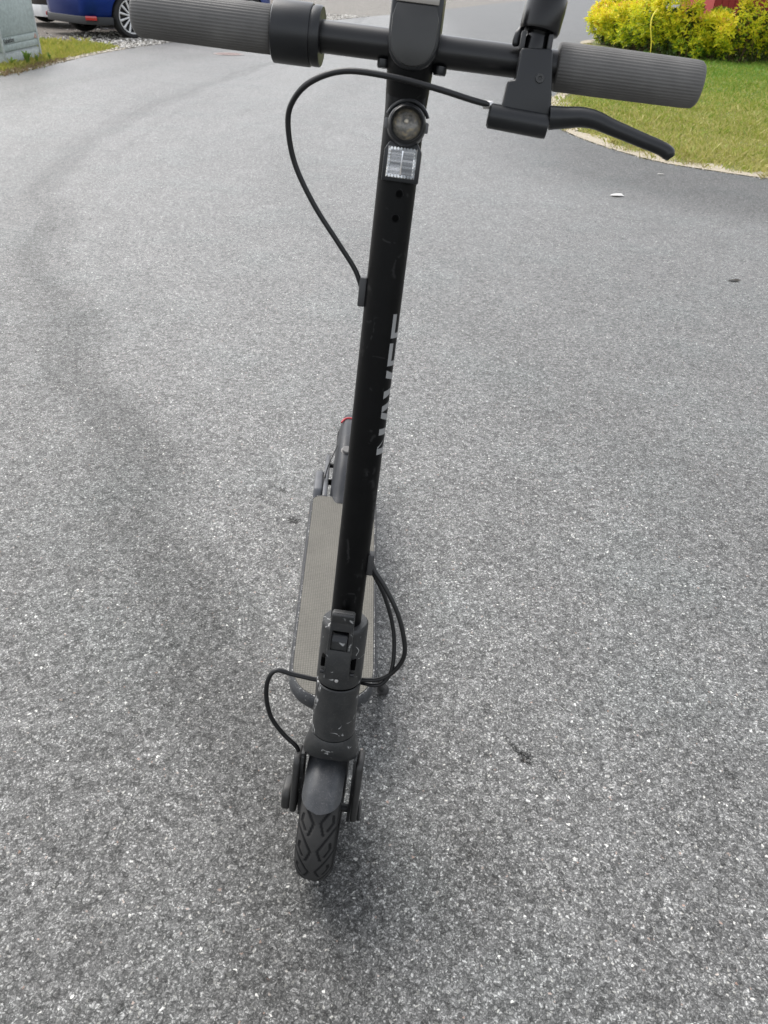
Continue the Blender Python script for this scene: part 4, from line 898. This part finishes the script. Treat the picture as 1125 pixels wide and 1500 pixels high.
def scooter_wheel(centre, use_front, name):
    wl = empty(name); wl.parent = sc
    me = tyre_mesh('tyre'); rim = bmesh.new()
    b_lathe(rim, [(0, 0.026), (0.02, 0.026), (0.03, 0.016), (0.055, 0.014), (0.062, 0.019), (0.064, 0.019), (0.064, -0.019), (0.062, -0.019), (0.055, -0.014), (0.03, -0.016), (0.02, -0.026), (0, -0.026)], axis=(1, 0, 0), n=48)
    if use_front: Mx = Matrix.Translation(FT(centre)) @ FM.to_4x4()
    else: Mx = Matrix.Translation(centre)
    me.transform(Mx); obj('tyre', me, M_TYR, wl, smooth=50)
    rim.transform(Mx); obj('rim', rim, M_DGR, wl)
    ax = bmesh.new(); b_lathe(ax, [(0, -0.0385), (0.006, -0.0385), (0.006, 0.0385), (0, 0.0385)], axis=(1, 0, 0), n=16); ax.transform(Mx); obj('axle', ax, M_DGR, wl)
    return wl
scooter_wheel(WC, True, 'front_wheel')
# front fender: shell over the tyre, rounded at the tip --------------------------
def fender_front():
    bm = bmesh.new(); rings = []
    for i in range(61):
        th = -75+125.5*i/60
        wf = 1.0
        if th > 38: wf = math.sqrt(max(0.0, 1-((th-38)/12.6)**2))
        elif th < -63: wf = math.sqrt(max(0.02, 1-((-63-th)/12.6)**2))
        ring = []
        for j in range(25):
            v = -1+2*j/24; x = 0.0272*wf*math.sin(v*PI/2*0.98); rr = 0.1165-0.0165*abs(math.sin(v*PI/2)*wf)**3.2
            ring.append(bm.verts.new((WC.x+x, WC.y-rr*math.sin(R(th)), WC.z+rr*math.cos(R(th)))))
        rings.append(ring)
    for A_, B_ in zip(rings, rings[1:]):
        for j in range(24): bm.faces.new((A_[j], A_[j+1], B_[j+1], B_[j]))
    bmesh.ops.recalc_face_normals(bm, faces=bm.faces)
    bmesh.ops.solidify(bm, geom=bm.faces[:], thickness=0.0022); return bm
front('front_fender', fender_front(), M_FEND, smooth=50)
front('fender_mount', box((-0.018, 0.004, 0.1195), (0.018, 0.024, 0.1290), 0.001), M_DGR, fork)
# cables -----------------------------------------------------------------------
def cable(name, pts, r, mat=M_CAB2, fr=True, n=12):
    bm = bmesh.new(); b_tube(bm, spline(pts, 8), r, n=n)
    return front(name, bm, mat, smooth=60) if fr else obj(name, bm, mat, sc, 60)
cable('brake_cable', [(0.0765, -0.0292, 0.9262), (0.0594, -0.035, 0.9280), (0.0281, -0.045, 0.9323), (-0.0114, -0.052, 0.9362), (-0.0535, -0.052, 0.9361), (-0.0840, -0.045, 0.9248), (-0.1013, -0.035, 0.9073), (-0.1051, -0.028, 0.8876), (-0.0979, -0.020, 0.8564), (-0.0776, -0.014, 0.8220), (-0.0516, -0.008, 0.7896), (-0.0322, -0.003, 0.7649), (-0.0222, 0.0, 0.7440)], 0.00265)
cable('power_cable', [(0.0215, 0.0, 0.4330), (0.0273, -0.002, 0.4191), (0.0444, -0.004, 0.397), (0.0640, -0.006, 0.3639), (0.0772, -0.008, 0.3260), (0.0788, -0.008, 0.3007), (0.0682, -0.006, 0.2759), (0.0521, -0.004, 0.2606), (0.0303, 0.0, 0.2525), (0.0170, 0.0, 0.2505)], 0.00300)
cable('rear_brake_cable', [(0.0213, 0.004, 0.4270), (0.0258, 0.006, 0.4115), (0.0428, 0.008, 0.3817), (0.0578, 0.006, 0.345), (0.0652, 0.002, 0.3125), (0.0667, -0.004, 0.2796), (0.0590, -0.006, 0.2585), (0.0470, -0.004, 0.2498), (0.0279, 0.004, 0.2450), (0.0171, 0.004, 0.2440)], 0.00270)
cable('motor_cable', [(-0.0187, 0, 0.2425), (-0.0314, 0, 0.2425), (-0.0593, -0.005, 0.249), (-0.0812, -0.010, 0.2554), (-0.0908, -0.012, 0.2409), (-0.0919, -0.012, 0.2128), (-0.0843, -0.008, 0.1765), (-0.0666, -0.003, 0.1459), (-0.0462, 0, 0.1225), (-0.0440, 0, 0.1026)], 0.00310)
# deck ---------------------------------------------------------------------------
M_DECK = paint('deck_shell', (0.034, 0.036, 0.039), 0.5, dust=0.5, dustcol=(0.12, 0.117, 0.112), scratch=0.9, sscale=55)
k = NM('deck_mat'); p = k.pos()
hx = k.smap(p, (1, 1.0, 0.0)); v = k.vor(hx, 245, rnd=0.12); n1 = k.noise(p, 14, 4, 0.6); n2 = k.noise(p, 90, 4, 0.7)
c = k.mix(n1, (0.080, 0.076, 0.066), (0.150, 0.142, 0.122)); c = k.mix(k.math('MULTIPLY', n2, 0.6), c, (0.20, 0.19, 0.165))
c = k.mix(k.math('MULTIPLY', k.step(v.outputs['Distance'], 0.28, 0.55), 0.42), c, (0.042, 0.040, 0.035))
k.set(Base_Color=c, Roughness=0.85, Specular_IOR_Level=0.3); k.bump(k.math('SUBTRACT', 1.0, v.outputs['Distance']), 0.7, 0.0012)
M_MAT = k.m
def deck_outline(ins, n=10):
    hw = 0.0742-ins; y0 = 0.156+ins; y1 = 0.742-ins; P = []
    for k_ in range(n*2+1):        # front: blunt rounded nose
        a = PI+PI*k_/(n*2); cs, sn = math.cos(a), math.sin(a); e = 0.74
        P.append((hw*math.copysign(abs(cs)**e, cs), y0+0.075-0.075*abs(sn)**0.85))
    for k_ in range(n+1):
        a = PI/2*k_/n; P.append((hw-0.018+0.018*math.cos(a), y1-0.018+0.018*math.sin(a)))
    for k_ in range(n+1):
        a = PI/2+PI/2*k_/n; P.append((-hw+0.018+0.018*math.cos(a), y1-0.018+0.018*math.sin(a)))
    out = [P[0]]
    for q in P[1:]:
        if math.hypot(q[0]-out[-1][0], q[1]-out[-1][1]) > 1e-5: out.append(q)
    return out
DZ = 0.1472
def ring_at(ins, z): return [(x, y, z) for x, y in deck_outline(ins)]
nR = min(len(deck_outline(i)) for i in (0, 0.002, 0.004, 0.012, 0.022))
deck = obj('deck', loft([ring_at(i, z) for i, z in ((0.024, 0.088), (0.017, 0.098), (0.004, 0.118), (0.0005, 0.126), (0.0, 0.134), (0.0012, 0.1425), (0.0040, DZ))]), M_DECK, sc)
obj('deck_mat', prism(deck_outline(0.0068), DZ-0.002, DZ+0.0016, 'z', 0.0008, 1), M_MAT, deck)
# scuffed bare rim along the edge of the mat
k = NM('scuffed_edge'); p = k.pos(); n_ = k.noise(p, 230, 4, 0.75); n2 = k.noise(p, 24, 2)
k.set(Base_Color=k.mix(k.step(k.math('ADD', n_, k.math('MULTIPLY', k.math('SUBTRACT', n2, 0.5), 0.5)), 0.54, 0.62), (0.035, 0.036, 0.038), (0.36, 0.355, 0.34)), Roughness=0.6)
bm = bmesh.new(); o1 = deck_outline(0.0052); b_tube(bm, [(x, y, DZ+0.0002) for x, y in o1+[o1[0]]], 0.0012, n=6, cap=False); obj('mat_edge', bm, k.m, deck)
# neck from the head tube down to the deck
rg = []
for (y, z, a, b) in ((0.030, 0.225, 0.022, 0.03), (0.060, 0.195, 0.022, 0.026), (0.11, 0.150, 0.024, 0.022), (0.17, 0.122, 0.030, 0.018), (0.24, 0.115, 0.034, 0.016)):
    rg.append([(a*math.cos(2*PI*q/24), y, z+b*math.sin(2*PI*q/24)) for q in range(24)])
obj('neck', loft(rg), M_DGR, sc)
# kickstand
bm = bmesh.new(); b_tube(bm, spline([(0.060, 0.262, 0.098), (0.078, 0.268, 0.092), (0.086, 0.280, 0.066), (0.095, 0.300, 0.028), (0.099, 0.308, 0.016)], 6), 0.0058, n=14); ks = obj('kickstand', bm, M_DGR, sc)
bm = bmesh.new(); b_lathe(bm, [(0, 0.0), (0.009, 0.0), (0.0115, 0.003), (0.0110, 0.010), (0.0075, 0.014), (0, 0.014)], c=(0.1005, 0.310, 0.0075), n=24); obj('foot', bm, plain('kickstand_rubber', (0.028, 0.027, 0.026), 0.7), ks)
obj('pivot_block', box((0.050, 0.240, 0.0875), (0.080, 0.290, 0.118), 0.006), M_DGR, ks)
# rear: swing arms, wheel, fender, tail light --------------------------------------
RWC = Vector((0.0, 0.940, TR))
scooter_wheel(RWC, False, 'rear_wheel')
M_ARM = paint('arm_cover', (0.060, 0.063, 0.070), 0.45, dust=0.4, dustcol=(0.16, 0.157, 0.155), grain=900)
for s in (-1, 1):
    a = obj('swing_arm', prism([(0.735, 0.095), (0.735, 0.150), (0.77, 0.152), (0.88, 0.128), (0.965, 0.118), (0.972, 0.09), (0.95, 0.082)], s*0.044-0.0055, s*0.044+0.0055, 'x', 0.003, 2), M_ARM, sc)
    obj('side_cover', prism([(0.745, 0.090), (0.745, 0.130), (0.762, 0.150), (0.835, 0.151), (0.845, 0.140), (0.845, 0.094)], min(s*0.0500, s*0.0700), max(s*0.0500, s*0.0700), 'x', 0.005, 3), M_ARM, a)
    bm = bmesh.new(); b_lathe(bm, [(0, -0.005), (0.007, -0.005), (0.007, 0.006), (0, 0.006)], c=(s*0.034, 0.822, 0.130), axis=(s, 0, 0), n=18); obj('pivot_bolt', bm, M_HOLE, a)
prof = [(0.712, 0.1500), (0.735, 0.1620), (0.765, 0.1800), (0.80, 0.1985), (0.84, 0.2130), (0.88, 0.2215), (0.92, 0.2245), (0.96, 0.2225), (1.00, 0.2140), (1.03, 0.2010), (1.052, 0.1820)]
pr = spline([(0, y, z) for y, z in prof], 4); rings = []
for i, q in enumerate(pr):
    t = i/(len(pr)-1); hw = 0.0335-0.0075*min(1, t*1.25); 
    if t > 0.62: hw -= 0.006*((t-0.62)/0.38)
    dr_ = 0.022+0.02*math.sin(min(1, t*1.3)*PI/2)
    rings.append([(hw*math.sin(v*PI/2*0.97), q.y, q.z-dr_*abs(math.sin(v*PI/2))**4.0) for v in [-1+2*j/24 for j in range(25)]])
V = [p for r in rings for p in r]
bm = bmesh.new(); vv = [bm.verts.new(p) for p in V]
for f in grid_faces(len(rings), 25): bm.faces.new([vv[i] for i in f])
bmesh.ops.recalc_face_normals(bm, faces=bm.faces); bmesh.ops.solidify(bm, geom=bm.faces[:], thickness=0.0025)
M_FENDR = paint('rear_fender_plastic', (0.016, 0.018, 0.022), 0.42, dust=0.18, dustcol=(0.10, 0.097, 0.092), grain=1200, sscale=40, scratch=0.06, spec=0.3)
rfen = obj('rear_fender', bm, M_FENDR, sc, smooth=50)
bm = bmesh.new(); b_lathe(bm, [(0, 0.006), (0.0085, 0.006), (0.0100, 0.0045), (0.0100, 0.0), (0.0125, -0.001), (0.0125, -0.004)], c=(-0.004, 0.835, 0.2118), axis=(0, -0.35, 1), n=28); obj('latch_knob', bm, plain('knob_metal', (0.13, 0.125, 0.12), 0.5, 0.2), rfen)
bm = bmesh.new()
b_tube(bm, [(x, 0.972-0.10*abs(x/0.022)**3*0.2, 0.2215-0.006*abs(x/0.022)**3) for x in np.linspace(-0.0205, 0.0205, 13)], 0.0026, n=10)
obj('tail_light', bm, glossy('tail_red', (0.36, 0.008, 0.016), 0.35, 0, 0.4), rfen)
cable('tail_cable', [(-0.0255, 0.865, 0.205), (-0.0310, 0.850, 0.196), (-0.0400, 0.825, 0.180), (-0.0455, 0.812, 0.162), (-0.0465, 0.812, 0.146)], 0.0013, fr=False, n=8)
